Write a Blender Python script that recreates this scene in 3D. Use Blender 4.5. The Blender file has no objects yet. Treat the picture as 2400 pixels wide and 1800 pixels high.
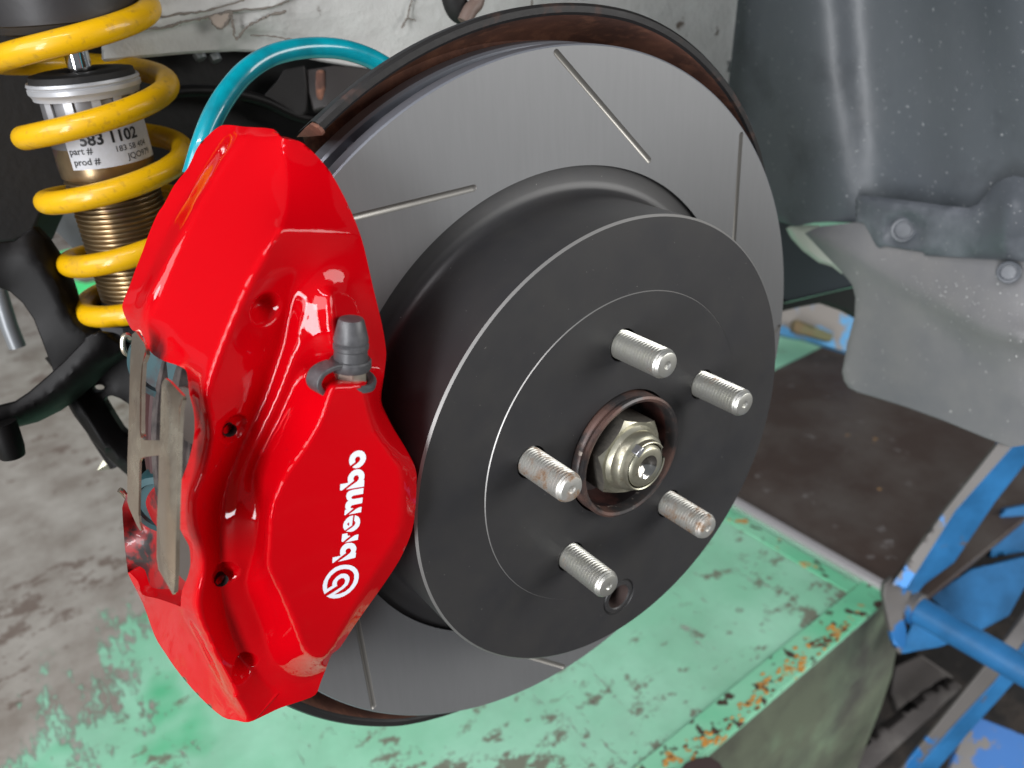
import bpy, bmesh, math, random
import numpy as np
from mathutils import Vector, Matrix
from mathutils.geometry import delaunay_2d_cdt
random.seed(4); rng = np.random.default_rng(7)
sc = bpy.context.scene
MM = 0.001
# ---------------------------------------------------------------- camera
# World: X = wheel axle pointing outboard, Y = along the car, Z = up, origin = centre of the rotor hat face (millimetres)
CAM = np.array([221.51187369, -206.89854518, 196.59730709])
RW = np.array([[0.59372122, 0.80232481, -0.06140051], [0.34757735, -0.32452944, -0.87969917], [-0.72573074, 0.50095463, -0.47154995]])          # rows: right, down, forward
F = 1982.2104536791921          # focal length in photo pixels (2400 wide)
K = 2400 / 2212
cd = bpy.data.cameras.new('camera'); cam = bpy.data.objects.new('camera', cd); sc.collection.objects.link(cam)
cd.sensor_width = 36; cd.lens = F / 2400 * 36; cd.clip_start = 0.01; cd.clip_end = 60
R_ = Matrix([[RW[0][i], -RW[1][i], -RW[2][i]] for i in range(3)]).to_4x4()
cam.matrix_world = Matrix.Translation(Vector(CAM * MM)) @ R_
cd.dof.use_dof = True; cd.dof.focus_distance = 0.31; cd.dof.aperture_fstop = 12
sc.camera = cam
# ---------------------------------------------------------------- light
w = bpy.data.worlds.new('World'); sc.world = w; w.use_nodes = True
bg = w.node_tree.nodes['Background']; bg.inputs[0].default_value = (0.86, 0.92, 1.0, 1); bg.inputs[1].default_value = 0.18
def area(name, loc, target, sx, sy, power, col=(1, 1, 1), spread=180):
    l = bpy.data.lights.new(name, 'AREA'); l.shape = 'RECTANGLE'; l.size = sx; l.size_y = sy; l.energy = power; l.color = col
    l.spread = math.radians(spread)
    o = bpy.data.objects.new(name, l); sc.collection.objects.link(o); o.location = loc
    o.rotation_euler = (Vector(target) - Vector(loc)).to_track_quat('-Z', 'Y').to_euler()
area('open_door_daylight', (0.35, -2.8, 1.5), (0, 0, 0), 2.4, 1.5, 82, (0.97, 0.98, 1.0))
area('side_door_daylight', (3.0, 3.0, 0.9), (0, 0.1, 0), 3.0, 2.2, 150, (1.0, 0.985, 0.96))
area('ceiling_tube_light', (0.55, -1.1, 1.7), (0, -0.1, 0), 1.2, 0.06, 14, (1, 0.97, 1.0))
area('low_door_gap', (1.45, -2.7, 0.25), (0, -0.15, 0.05), 0.55, 2.0, 85, (0.96, 0.97, 1.0))
sc.view_settings.view_transform = 'Standard'; sc.view_settings.look = 'None'; sc.view_settings.exposure = 0.0; sc.view_settings.gamma = 1
sc.render.engine = 'CYCLES'
# ---------------------------------------------------------------- helpers
def ray(u, v):
    return RW.T @ np.array([(u * K - 1200) / F, (v * K - 900) / F, 1.0])
def pt(u, v, s):
    """measured photo point -> world mm; s = X value or (axis, value); axis R = radius about the axle, D = distance"""
    d = ray(u, v)
    a, val = s if isinstance(s, tuple) else ('X', s)
    if a == 'D': k = val
    elif a == 'R':
        A = d[1]**2 + d[2]**2; B = 2 * (CAM[1]*d[1] + CAM[2]*d[2]); Cc = CAM[1]**2 + CAM[2]**2 - val**2
        k = (-B - math.sqrt(max(B*B - 4*A*Cc, 0))) / (2*A)
    else:
        i = 'XYZ'.index(a); k = (val - CAM[i]) / d[i]
    return CAM + k * d
def proj(P):
    c = (np.asarray(P, float) - CAM) @ RW.T
    return np.stack([(1200 + F * c[..., 0] / c[..., 2]) / K, (900 + F * c[..., 1] / c[..., 2]) / K], -1), c[..., 2]
def finish(o, label, cat, group=None, kind=None):
    if label: o['label'] = label
    if cat: o['category'] = cat
    if group: o['group'] = group
    if kind: o['kind'] = kind
    return o
def thing(name, loc, label, cat, group=None, rot=None):
    o = bpy.data.objects.new(name, None); sc.collection.objects.link(o)
    o.location = Vector(np.asarray(loc, float) * MM); o.empty_display_size = 0.01
    if rot is not None: o.rotation_euler = rot
    return finish(o, label, cat, group)
def mesh(name, V, Fc, mat, parent=None, ang=35, label=None, cat=None, kind=None, fix=True, local=False, bevel=0, group=None):
    """V in mm, world coordinates (or the parent's when local)"""
    V = np.asarray(V, float)
    off = np.zeros(3)
    if not local:
        p = parent
        while p is not None: off += np.array(p.location) / MM; p = p.parent
    me = bpy.data.meshes.new(name)
    me.from_pydata(((V - off) * MM).tolist(), [], [list(map(int, f)) for f in Fc])
    if fix:
        bm = bmesh.new(); bm.from_mesh(me); bmesh.ops.recalc_face_normals(bm, faces=bm.faces); bm.to_mesh(me); bm.free()
    for p in me.polygons: p.use_smooth = True
    me.update(); me.set_sharp_from_angle(angle=math.radians(ang))
    me.materials.append(mat)
    o = bpy.data.objects.new(name, me); sc.collection.objects.link(o)
    if parent: o.parent = parent
    if bevel:
        m = o.modifiers.new('edge', 'BEVEL'); m.width = bevel * MM; m.segments = 2; m.limit_method = 'ANGLE'; m.angle_limit = math.radians(40)
        m.harden_normals = False
    if label or kind or cat: finish(o, label, cat, group, kind)
    return o
def join(*parts):
    V = []; Fc = []
    for v, f in parts:
        n = len(V); V += [list(p) for p in v]; Fc += [[i + n for i in q] for q in f]
    return V, Fc
def lathe(prof, n=64, c=(0, 0, 0), axis=(1, 0, 0), up=(0, 0, 1), closed=False, a0=0, a1=360):
    """prof: (along, radius)"""
    ax = Vector(axis).normalized(); u = Vector(up); u = (u - ax * u.dot(ax)).normalized(); v = ax.cross(u)
    full = abs(a1 - a0) >= 359.9; m = n if full else n + 1
    V = []; Fc = []
    for i in range(m):
        t = math.radians(a0 + (a1 - a0) * i / n)
        d = u * math.cos(t) + v * math.sin(t)
        for h, r in prof: V.append(Vector(c) + ax * h + d * r)
    k = len(prof)
    for i in range(n):
        j = (i + 1) % m
        for q in range(k if closed else k - 1):
            q2 = (q + 1) % k
            Fc.append([i*k + q, j*k + q, j*k + q2, i*k + q2])
    if not full and closed:
        Fc.append(list(range(k))); Fc.append([(m-1)*k + q for q in range(k)][::-1])
    return V, Fc
def catmull(P, n=8, closed=False):
    P = [np.asarray(p, float) for p in P]; out = []
    m = len(P); rngk = range(m if closed else m - 1)
    for i in rngk:
        p1, p2 = P[i], P[(i+1) % m]
        p0 = P[i-1] if (closed or i > 0) else 2*p1 - p2
        p3 = P[(i+2) % m] if (closed or i+2 < m) else 2*p2 - p1
        for k in range(n):
            t = k / n
            out.append(0.5*((2*p1) + (-p0+p2)*t + (2*p0-5*p1+4*p2-p3)*t*t + (-p0+3*p1-3*p2+p3)*t**3))
    if not closed: out.append(P[-1])
    return out
def tube(path, r, n=16, caps=True, flat=1.0):
    path = [Vector(p) for p in path]; m = len(path)
    V = []; Fc = []; prev = None
    for i, p in enumerate(path):
        t = (path[min(i+1, m-1)] - path[max(i-1, 0)]).normalized()
        if prev is None:
            a = Vector((0, 0, 1)) if abs(t.z) < .9 else Vector((0, 1, 0)); u = (a - t*a.dot(t)).normalized()
        else: u = (prev - t*prev.dot(t)).normalized()
        prev = u; v = t.cross(u); rr = r[i] if hasattr(r, '__len__') else r
        for k in range(n):
            a = 2*math.pi*k/n; V.append(p + u*math.cos(a)*rr + v*math.sin(a)*rr*flat)
    for i in range(m-1):
        for k in range(n):
            k2 = (k+1) % n; Fc.append([i*n+k, i*n+k2, (i+1)*n+k2, (i+1)*n+k])
    if caps: Fc.append(list(range(n))[::-1]); Fc.append([(m-1)*n+k for k in range(n)])
    return V, Fc
def box(c, sx, sy, sz, ax=None):
    A = np.eye(3) if ax is None else np.array(ax, float)
    V = [np.array(c, float) + A[0]*sx/2*i + A[1]*sy/2*j + A[2]*sz/2*k for i in (-1, 1) for j in (-1, 1) for k in (-1, 1)]
    return V, [[0,1,3,2],[4,6,7,5],[0,4,5,1],[2,3,7,6],[0,2,6,4],[1,5,7,3]]
def inside(poly, P):
    poly = np.asarray(poly); x, y = P[:, 0], P[:, 1]; r = np.zeros(len(P), bool)
    for i in range(len(poly)):
        x1, y1 = poly[i-1]; x2, y2 = poly[i]
        if y1 == y2: continue
        r ^= ((y1 > y) != (y2 > y)) & (x < (x2-x1)*(y-y1)/(y2-y1) + x1)
    return r
def cdt(loops, lines=(), pts=None, res=None):
    """2-D constrained triangulation: first loop outer, others holes. Returns points, triangles, constraint-point source map"""
    P = []; E = []
    for L in loops:
        n = len(P); P += [tuple(p[:2]) for p in L]; E += [(n+i, n+(i+1) % len(L)) for i in range(len(L))]
    for L in lines:
        n = len(P); P += [tuple(p[:2]) for p in L]; E += [(n+i, n+i+1) for i in range(len(L)-1)]
    nc = len(P)
    if res:
        A = np.array(P); lo = A.min(0); hi = A.max(0); g = []
        h = res * .866; j = 0; y = lo[1] + h/2
        while y < hi[1]:
            xs = np.arange(lo[0] + (res/2 if j % 2 else 0), hi[0], res); g.append(np.stack([xs, xs*0+y], 1)); y += h; j += 1
        G = np.concatenate(g); G = G[inside(np.array([p[:2] for p in loops[0]]), G)]
        for L in loops[1:]: G = G[~inside(np.array([p[:2] for p in L]), G)]
        cell = res * 0.62; S = {}
        for p in P: S.setdefault((int(p[0]//cell), int(p[1]//cell)), []).append(p)
        for e in E:
            a, b = np.array(P[e[0]]), np.array(P[e[1]]); L_ = np.linalg.norm(b-a); k = int(L_/(cell*.5))+1
            for q in range(1, k): p = a+(b-a)*q/k; S.setdefault((int(p[0]//cell), int(p[1]//cell)), []).append(tuple(p))
        keep = []
        for p in G:
            ci, cj = int(p[0]//cell), int(p[1]//cell); ok = True
            for di in (-1, 0, 1):
                for dj in (-1, 0, 1):
                    for q in S.get((ci+di, cj+dj), ()):
                        if (q[0]-p[0])**2 + (q[1]-p[1])**2 < cell*cell: ok = False; break
                    if not ok: break
                if not ok: break
            if ok: keep.append(tuple(p))
        P += keep
    v, e, f, ov, oe, of = delaunay_2d_cdt([Vector(p) for p in P], E, [], 0, 1e-5)
    v = np.array([(p.x, p.y) for p in v]); f = np.array(f)
    cen = v[f].mean(1); ok = inside(np.array([p[:2] for p in loops[0]]), cen)
    for L in loops[1:]: ok &= ~inside(np.array([p[:2] for p in L]), cen)
    a = v[f]; area2 = abs((a[:, 1, 0]-a[:, 0, 0])*(a[:, 2, 1]-a[:, 0, 1]) - (a[:, 2, 0]-a[:, 0, 0])*(a[:, 1, 1]-a[:, 0, 1]))
    f = f[ok & (area2 > 1e-9)]
    return v, f, ov, nc
def densify(L, res, closed):
    """rows (u, v, q): straight in 3-D between rows"""
    out = []; n = len(L)
    for i in range(n if closed else n-1):
        a, b = np.array(L[i]), np.array(L[(i+1) % n]); k = max(1, int(round(np.linalg.norm(b[:2]-a[:2])/res)))
        for q in range(k): out.append(a + (b-a)*q/k)
    if not closed: out.append(np.array(L[-1]))
    return out
def sheet(outline, feats=(), res=5, smooth=6, holes=(), sm=1, soft=None, nsoft=0):
    """surface through measured curves: inverse distance is harmonic between them, so flat facets stay flat"""
    def rows(L, closed):
        r = []
        for u, v, s in L:
            p = pt(u, v, s); r.append((u, v, 1000.0 / ((p - CAM) @ RW[2])))
        if sm > 1: r = catmull(r, sm, closed)
        return densify(r, res, closed)
    loops = [rows(outline, True)] + [rows(h, True) for h in holes]
    lines = [rows(L, False) for L in feats]
    v, f, ov, nc = cdt(loops, lines, res=res)
    qs = np.array([r[2] for L in loops+lines for r in L]); nb = sum(len(L) for L in loops)
    n = len(v); q = np.full(n, qs.mean()); fixed = np.zeros(n, bool); bound = np.zeros(n, bool); src = {}
    for i, o in enumerate(ov):
        c = [k for k in o if k < nc]
        if c:
            q[i] = qs[c[0]]; fixed[i] = True
            for k in c:
                src[k] = i
                if k < nb: bound[i] = True
    a, b, c = v[f[:, 0]], v[f[:, 1]], v[f[:, 2]]
    def cot(p, x, y):
        d1 = x-p; d2 = y-p; cr = abs(d1[:, 0]*d2[:, 1]-d1[:, 1]*d2[:, 0]) + 1e-9
        return np.clip((d1*d2).sum(1)/cr, 0.01, 8)*.5
    I = np.concatenate([f[:, 1], f[:, 2], f[:, 0]]); J = np.concatenate([f[:, 2], f[:, 0], f[:, 1]])
    Wt = np.concatenate([cot(a, b, c), cot(b, c, a), cot(c, a, b)])
    I2 = np.concatenate([I, J]); J2 = np.concatenate([J, I]); W2 = np.concatenate([Wt, Wt])
    D = np.bincount(I2, W2, n) + 1e-12
    free = ~fixed
    def Lx(x): return D*x - np.bincount(I2, W2*x[J2], n)
    x = q.copy(); r = -Lx(x); r[fixed] = 0; z = r/D; p = z.copy(); rz = r @ z
    for it in range(900):
        if rz < 1e-16: break
        Ap = Lx(p); Ap[fixed] = 0; al = rz/(p @ Ap); x += al*p; r -= al*Ap; z = r/D; rz2 = r @ z; p = z + p*(rz2/rz); rz = rz2
    for k in range(smooth):
        av = np.bincount(I2, W2*x[J2], n)/D; x = np.where(bound, x, x + .5*(av-x))
    if soft is not None:
        for poly, ns in soft:
            zone = inside(np.array(poly, float), v) & ~bound
            for k in range(ns):
                av = np.bincount(I2, W2*x[J2], n)/D; x = np.where(zone, x + .5*(av-x), x)
    d = np.stack([(v[:, 0]*K-1200)/F, (v[:, 1]*K-900)/F, np.ones(n)], 1) @ RW
    P3 = CAM + d*(1000.0/x)[:, None]
    loopidx = []; k = 0
    for L in loops:
        ids = [src[k+i] for i in range(len(L)) if k+i in src]; k += len(L); loopidx.append(ids)
    return P3, f.tolist(), loopidx, v
def walls(P, Fc, ids, offs):
    """extrude a boundary loop by per-vertex offsets"""
    P = [np.array(p) for p in P]; n = len(P); m = len(ids)
    for k, i in enumerate(ids): P.append(P[i] + offs[k])
    Fc = [list(f) for f in Fc] + [[ids[k], ids[(k+1) % m], n+(k+1) % m, n+k] for k in range(m)]
    return P, Fc
def slab(name, outline, thick, mat, parent=None, holes=(), feats=(), res=12, smooth=2, sm=1, dirv=None, bevel=0, **kw):
    """traced plate with a real thickness away from the viewer side"""
    P, Fc, L, uv = sheet(outline, feats, res, smooth, holes, sm)
    d = np.array(dirv if dirv is not None else RW[2], float); d = d/np.linalg.norm(d)*thick
    n = len(P); back = P + d
    Fb = [[i+n for i in f[::-1]] for f in Fc]
    W = []
    for ids in L:
        m = len(ids); W += [[ids[k], ids[(k+1) % m], n+ids[(k+1) % m], n+ids[k]] for k in range(m)]
    return mesh(name, np.concatenate([P, back]), [list(f) for f in Fc]+Fb+W, mat, parent, bevel=bevel, **kw)
# ---------------------------------------------------------------- materials
def M(name, col, rough=.5, metal=0, coat=0, layers=(), bump=None, bump2=None, stretch=None, coat_rough=.03, spec=.5, rot=None, aniso=0):
    """layers: (colour, noise scale per metre, threshold, softness, detail, roughness or None)"""
    m = bpy.data.materials.new(name); m.use_nodes = True; nt = m.node_tree; N = nt.nodes; Lk = nt.links.new
    b = N['Principled BSDF']; b.inputs['Base Color'].default_value = (*col, 1); b.inputs['Roughness'].default_value = rough
    b.inputs['Metallic'].default_value = metal; b.inputs['Coat Weight'].default_value = coat; b.inputs['Coat Roughness'].default_value = coat_rough
    b.inputs['Specular IOR Level'].default_value = spec
    if not (layers or bump or bump2): return m
    tc = N.new('ShaderNodeTexCoord'); mp = N.new('ShaderNodeMapping'); Lk(tc.outputs['Object'], mp.inputs[0])
    if stretch: mp.inputs['Scale'].default_value = stretch
    if rot: mp.inputs['Rotation'].default_value = rot
    cur = None; cr = None
    for i, L in enumerate(layers):
        c2, s, th, so, det = L[:5]; r2 = L[5] if len(L) > 5 else None
        nz = N.new('ShaderNodeTexNoise'); nz.inputs['Scale'].default_value = s; nz.inputs['Detail'].default_value = det; nz.inputs['Roughness'].default_value = .62
        mo = N.new('ShaderNodeMapping'); mo.inputs['Location'].default_value = (i*3.7+1, i*1.3, i*2.1); Lk(mp.outputs[0], mo.inputs[0]); Lk(mo.outputs[0], nz.inputs[0])
        rp = N.new('ShaderNodeMapRange'); rp.inputs[1].default_value = th-so; rp.inputs[2].default_value = th+so; Lk(nz.outputs[0], rp.inputs[0])
        mx = N.new('ShaderNodeMix'); mx.data_type = 'RGBA'; Lk(rp.outputs[0], mx.inputs[0])
        if cur: Lk(cur, mx.inputs[6])
        else: mx.inputs[6].default_value = (*col, 1)
        mx.inputs[7].default_value = (*c2, 1); cur = mx.outputs[2]
        if r2 is not None:
            mr = N.new('ShaderNodeMix'); mr.data_type = 'FLOAT'; Lk(rp.outputs[0], mr.inputs[0])
            if cr: Lk(cr, mr.inputs[2])
            else: mr.inputs[2].default_value = rough
            mr.inputs[3].default_value = r2; cr = mr.outputs[0]
    if cur: Lk(cur, b.inputs['Base Color'])
    if cr: Lk(cr, b.inputs['Roughness'])
    nrm = None
    for bb in (bump, bump2):
        if not bb: continue
        nz = N.new('ShaderNodeTexNoise'); nz.inputs['Scale'].default_value = bb[0]; nz.inputs['Detail'].default_value = bb[2] if len(bb) > 2 else 3
        Lk(mp.outputs[0], nz.inputs[0])
        bu = N.new('ShaderNodeBump'); bu.inputs['Strength'].default_value = 1; bu.inputs['Distance'].default_value = bb[1]*MM
        Lk(nz.outputs[0], bu.inputs['Height'])
        if nrm: Lk(nrm, bu.inputs['Normal'])
        nrm = bu.outputs[0]
    if nrm:
        Lk(nrm, b.inputs['Normal'])
        if coat and bump: Lk(nrm, b.inputs['Coat Normal'])
    return m
red = M('red_caliper_paint', (.50, .0005, .004), .5, 0, .62, spec=0.0, bump=(60, .10, 1), bump2=(420, .012, 2), coat_rough=.02)
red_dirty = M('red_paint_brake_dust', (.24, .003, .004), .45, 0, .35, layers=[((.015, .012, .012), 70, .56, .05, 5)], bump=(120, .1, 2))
white = M('white_logo_print', (.80, .84, .93), .25, 0, .5)
iron = M('coated_rotor_iron', (.172, .175, .178), .46, .36, layers=[((.186, .189, .192), 200, .50, .25, 5)], bump=(2000, .003, 4), stretch=(1, 2.0, .2), rot=(.42, 0, 0))
rimiron = M('rotor_rim_iron', (.26, .275, .31), .42, .6, bump=(2600, .004, 4))
hatblack = M('black_rotor_coating', (.024, .024, .026), .42, 0, layers=[((.032, .031, .031), 25, .55, .2, 4), ((.30, .29, .27), 900, .77, .01, 2), ((.034, .033, .032), 60, .60, .2, 6)], bump=(1500, .006, 3))
edge = M('bare_machined_edge', (.30, .295, .285), .45, .7)
groove = M('slot_metal', (.30, .29, .27), .4, .85)
zinc = M('zinc_plated_steel', (.55, .55, .50), .38, .85, layers=[((.56, .56, .53), 320, .5, .12, 4), ((.33, .19, .11), 140, .64, .06, 5, .8)], bump=(900, .03, 3))
zinc_rusty = M('rust_streaked_zinc', (.50, .50, .46), .45, .75, layers=[((.56, .55, .52), 320, .5, .12, 4), ((.30, .20, .13), 170, .56, .08, 6, .75)], bump=(900, .04, 3))
nutm = M('yellow_zinc_nut', (.37, .36, .27), .34, .85, layers=[((.52, .50, .40), 90, .5, .15, 4), ((.20, .17, .12), 260, .66, .06, 4, .6)], bump=(700, .015, 3))
nutside = M('phosphated_nut_side', (.10, .095, .085), .6, .5, layers=[((.17, .155, .13), 500, .5, .2, 3)], bump=(1500, .03, 3))
rusty = M('rusty_hub_steel', (.12, .068, .055), .5, .4, layers=[((.045, .042, .042), 60, .50, .08, 4, .35), ((.42, .36, .31), 160, .68, .05, 4, .35)], bump=(400, .05, 4))
hubdark = M('oily_hub_recess', (.018, .018, .02), .35, .3, layers=[((.3, .3, .3), 1500, .74, .01, 2)], bump=(600, .05, 3))
shieldm = M('black_dust_shield', (.022, .021, .021), .42, .2, layers=[((.10, .045, .03), 60, .66, .10, 6, .8)], bump=(300, .08, 3))
shieldrust = M('rusted_shield_inside', (.26, .11, .07), .75, 0, layers=[((.10, .048, .036), 30, .5, .18, 5), ((.34, .15, .09), 120, .6, .1, 4)], bump=(500, .15, 4))
yellow = M('yellow_powder_coat', (.64, .355, .001), .42, 0, .35, spec=.25, layers=[((.44, .24, .015), 260, .64, .08, 5), ((.36, .21, .03), 22, .70, .08, 4)], bump=(500, .03, 2), coat_rough=.1)
teal = M('teal_hose_sleeve', (.001, .31, .39), .25, 0, .7, layers=[((.004, .17, .22), 60, .55, .2, 3)], coat_rough=.06)
gold = M('gold_passivated_threads', (.36, .27, .155), .30, .9, layers=[((.22, .15, .09), 45, .55, .15, 3), ((.40, .22, .27), 30, .66, .06, 3)])
silver = M('silver_collar_plastic', (.42, .43, .45), .42, .4)
labelm = M('silver_label', (.50, .51, .55), .45, .0, layers=[((.46, .47, .49), 500, .5, .2, 3)])
ink = M('black_label_ink', (.012, .012, .014), .5)
chrome = M('chrome_rod', (.8, .8, .82), .06, 1)
blackgloss = M('black_arm_paint', (.0035, .003, .003), .5, 0, .0, spec=.22, bump=(90, .15, 2), coat_rough=.25)
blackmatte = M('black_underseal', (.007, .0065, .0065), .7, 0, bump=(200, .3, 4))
rubber = M('grey_black_rubber', (.055, .055, .058), .42, 0, layers=[((.10, .10, .105), 160, .60, .12, 4)], bump=(900, .03, 3))
steel = M('stainless_spring_plate', (.60, .49, .375), .2, .93, layers=[((.74, .66, .52), 60, .56, .1, 4, .3), ((.36, .29, .23), 40, .62, .08, 3, .4)], bump=(120, .05, 2))
tealpad = M('teal_pad_backing', (.012, .05, .058), .5, .2, layers=[((.02, .018, .02), 60, .58, .06, 4)])
padm = M('dusty_pad_friction', (.07, .055, .05), .8, 0, layers=[((.02, .016, .016), 90, .5, .1, 4)])
pistonm = M('anodised_piston', (.10, .085, .075), .5, .5)
bodygrey = M('grey_undercoat_paint', (.60, .605, .58), .55, 0, layers=[((.47, .46, .44), 18, .55, .15, 5), ((.13, .10, .08), 55, .69, .025, 6)], bump=(35, 1.6, 4), bump2=(260, .5, 4))
liner = M('grey_black_liner_plastic', (.075, .086, .098), .45, 0, layers=[((.10, .11, .12), 9, .55, .2, 4, .42), ((.30, .31, .32), 330, .69, .02, 3, .8), ((.035, .04, .045), 7, .60, .08, 5)], bump=(30, 1.0, 3), bump2=(700, .08, 3))
trimm = M('dark_trim_plastic', (.075, .083, .095), .42, 0, layers=[((.16, .17, .19), 26, .6, .15, 4), ((.4, .4, .4), 500, .72, .015, 2)], bump=(60, .3, 3))
flapm = M('dusty_grey_mudflap', (.13, .132, .142), .62, 0, layers=[((.20, .195, .19), 12, .52, .2, 5), ((.45, .44, .42), 300, .70, .02, 4)], bump=(80, .2, 4))
creamy = M('cream_white_body', (.50, .52, .46), .35, 0, .4)
concrete = M('stained_concrete', (.30, .285, .265), .8, 0)
pitm = M('pit_shade_grime', (.020, .018, .017), .7, 0, layers=[((.07, .055, .045), 12, .6, .1, 5)], bump=(40, 2, 4))  # near-black base holds the shade of the pit; brown patches are grime
brownm = M('oily_brown_plate', (.055, .036, .028), .5, .0, layers=[((.095, .080, .070), 9, .55, .15, 6, .5), ((.16, .145, .14), 28, .67, .03, 4), ((.40, .22, .08), 22, .745, .01, 3)], bump=(60, .3, 4))
bluem = M('chipped_blue_paint', (.016, .11, .26), .42, .0, 0, layers=[((.03, .185, .43), 16, .5, .15, 4), ((.10, .088, .08), 11, .64, .015, 6, .6)], bump=(300, .1, 3))
blueworn = M('worn_blue_grey_paint', (.13, .12, .112), .5, .3, layers=[((.02, .16, .42), 15, .56, .015, 5, .42)], bump=(300, .1, 3))
pipe = M('polished_steel_bar', (.70, .66, .66), .25, .7)
darksteel = M('dark_grimy_steel', (.07, .062, .058), .6, .4, layers=[((.13, .12, .11), 20, .6, .1, 5), ((.30, .14, .07), 30, .72, .02, 4)], bump=(80, .4, 4))
lime = M('bright_green_paint', (.02, .48, .13), .6)
grn_side = M('worn_green_steel_side', (.15, .175, .12), .6, .0, layers=[((.20, .28, .18), 8, .58, .1, 6), ((.06, .055, .05), 6, .55, .12, 5)], bump=(50, .5, 4))
def platform_material():
    m = bpy.data.materials.new('worn_green_platform_paint'); m.use_nodes = True; nt = m.node_tree; N = nt.nodes; Lk = nt.links.new
    b = N['Principled BSDF']; b.inputs['Roughness'].default_value = .55
    tc = N.new('ShaderNodeTexCoord'); sp = N.new('ShaderNodeSeparateXYZ'); Lk(tc.outputs['Object'], sp.inputs[0])
    def noise(s, det=6, st=(1, 1, 1), off=0, rough=.65):
        mp = N.new('ShaderNodeMapping'); mp.inputs['Scale'].default_value = st; mp.inputs['Location'].default_value = (off, off*.7, 0)
        mp.inputs['Rotation'].default_value = (0, 0, .12)
        Lk(tc.outputs['Object'], mp.inputs[0]); z = N.new('ShaderNodeTexNoise'); z.inputs['Scale'].default_value = s; z.inputs['Detail'].default_value = det
        z.inputs['Roughness'].default_value = rough; Lk(mp.outputs[0], z.inputs[0]); return z.outputs[0]
    def rng_(x, a, c, lo=0, hi=1):
        r = N.new('ShaderNodeMapRange'); r.inputs[1].default_value = a; r.inputs[2].default_value = c; r.inputs[3].default_value = lo; r.inputs[4].default_value = hi
        Lk(x, r.inputs[0]); return r.outputs[0]
    def mix(fac, a, c):
        x = N.new('ShaderNodeMix'); x.data_type = 'RGBA'; Lk(fac, x.inputs[0])
        for k, val in ((6, a), (7, c)):
            if isinstance(val, tuple): x.inputs[k].default_value = (*val, 1)
            else: Lk(val, x.inputs[k])
        return x.outputs[2]
    def ma(op, a, c):
        x = N.new('ShaderNodeMath'); x.operation = op
        for k, val in ((0, a), (1, c)):
            if isinstance(val, (int, float)): x.inputs[k].default_value = val
            else: Lk(val, x.inputs[k])
        return x.outputs[0]
    green = mix(rng_(noise(7, 5), .4, .65), (.27, .62, .41), (.36, .71, .51))
    green = mix(rng_(noise(3.2, 4, off=4), .60, .66), green, (.10, .50, .25))
    grime = mix(rng_(noise(14, 6, off=2), .35, .65), (.27, .235, .20), (.45, .42, .375))
    grime = mix(rng_(noise(5, 3, off=9), .66, .72), grime, (.38, .25, .15))
    # wear grows towards -X (the walked-on side)
    wear = rng_(ma('ADD', ma('MULTIPLY', sp.outputs[0], -1), ma('MULTIPLY', sp.outputs[1], -.66)), .53, .92, 0, 1)
    wy = rng_(sp.outputs[1], .30, -.30, 0.0, 0.16)
    wear = ma('ADD', ma('MULTIPLY', wear, .27), .0)
    n1 = noise(19, 12, (.55, 1.2, 1), 3, .76); n2 = noise(110, 8, (.3, 1, 1), 5, .75)
    n = ma('ADD', ma('MULTIPLY', n1, .66), ma('MULTIPLY', n2, .34))
    green = mix(rng_(noise(9, 5, off=41), .45, .70, 0, .35), green, (.20, .34, .24))
    fac = rng_(ma('ADD', n, wear), .575, .615)
    col = mix(fac, green, grime)
    spots = rng_(ma('MULTIPLY', noise(42, 8, (1, .6, 1), 21, .75), rng_(noise(5, 3, off=31), .30, .62, .82, 1.14)), .572, .622, 0, .85)
    col = mix(spots, col, (.17, .125, .10))
    # scratches
    sc_ = rng_(noise(120, 3, (1, .06, 1), 8), .70, .74, 0, .55)
    col = mix(sc_, col, (.20, .22, .16))
    sc2 = rng_(noise(75, 4, (.05, 1, 1), 18), .69, .73, 0, .6)
    col = mix(sc2, col, (.15, .14, .11))
    Lk(col, b.inputs['Base Color'])
    bu = N.new('ShaderNodeBump'); bu.inputs['Distance'].default_value = .0006; Lk(fac, bu.inputs['Height']); bu.invert = True; Lk(bu.outputs[0], b.inputs['Normal'])
    return m
platm = platform_material()
def edge_paint():
    m = bpy.data.materials.new('flaked_green_edge_paint'); m.use_nodes = True; nt = m.node_tree; N = nt.nodes; Lk = nt.links.new
    b = N['Principled BSDF']; b.inputs['Roughness'].default_value = .5
    tc = N.new('ShaderNodeTexCoord'); prev = None
    spec = [((.16, .56, .32), None), ((.26, .62, .40), (9, .5, .08, 4)), ((.50, .26, .07), (46, .635, .015, 6)), ((.06, .035, .025), (60, .60, .02, 7))]
    for i, (c, n) in enumerate(spec):
        if n is None: prev = c; continue
        mp = N.new('ShaderNodeMapping'); mp.inputs['Location'].default_value = (i*.6*(i < 3) + 1.2*(i == 3), 0, 0); Lk(tc.outputs['Object'], mp.inputs[0])
        z = N.new('ShaderNodeTexNoise'); z.inputs['Scale'].default_value = n[0]; z.inputs['Detail'].default_value = n[3]; Lk(mp.outputs[0], z.inputs[0])
        r = N.new('ShaderNodeMapRange'); r.inputs[1].default_value = n[1]-n[2]; r.inputs[2].default_value = n[1]+n[2]; Lk(z.outputs[0], r.inputs[0])
        x = N.new('ShaderNodeMix'); x.data_type = 'RGBA'; Lk(r.outputs[0], x.inputs[0])
        if isinstance(prev, tuple): x.inputs[6].default_value = (*prev, 1)
        else: Lk(prev, x.inputs[6])
        x.inputs[7].default_value = (*c, 1); prev = x.outputs[2]
    Lk(prev, b.inputs['Base Color'])
    return m
edgem = edge_paint()
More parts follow.
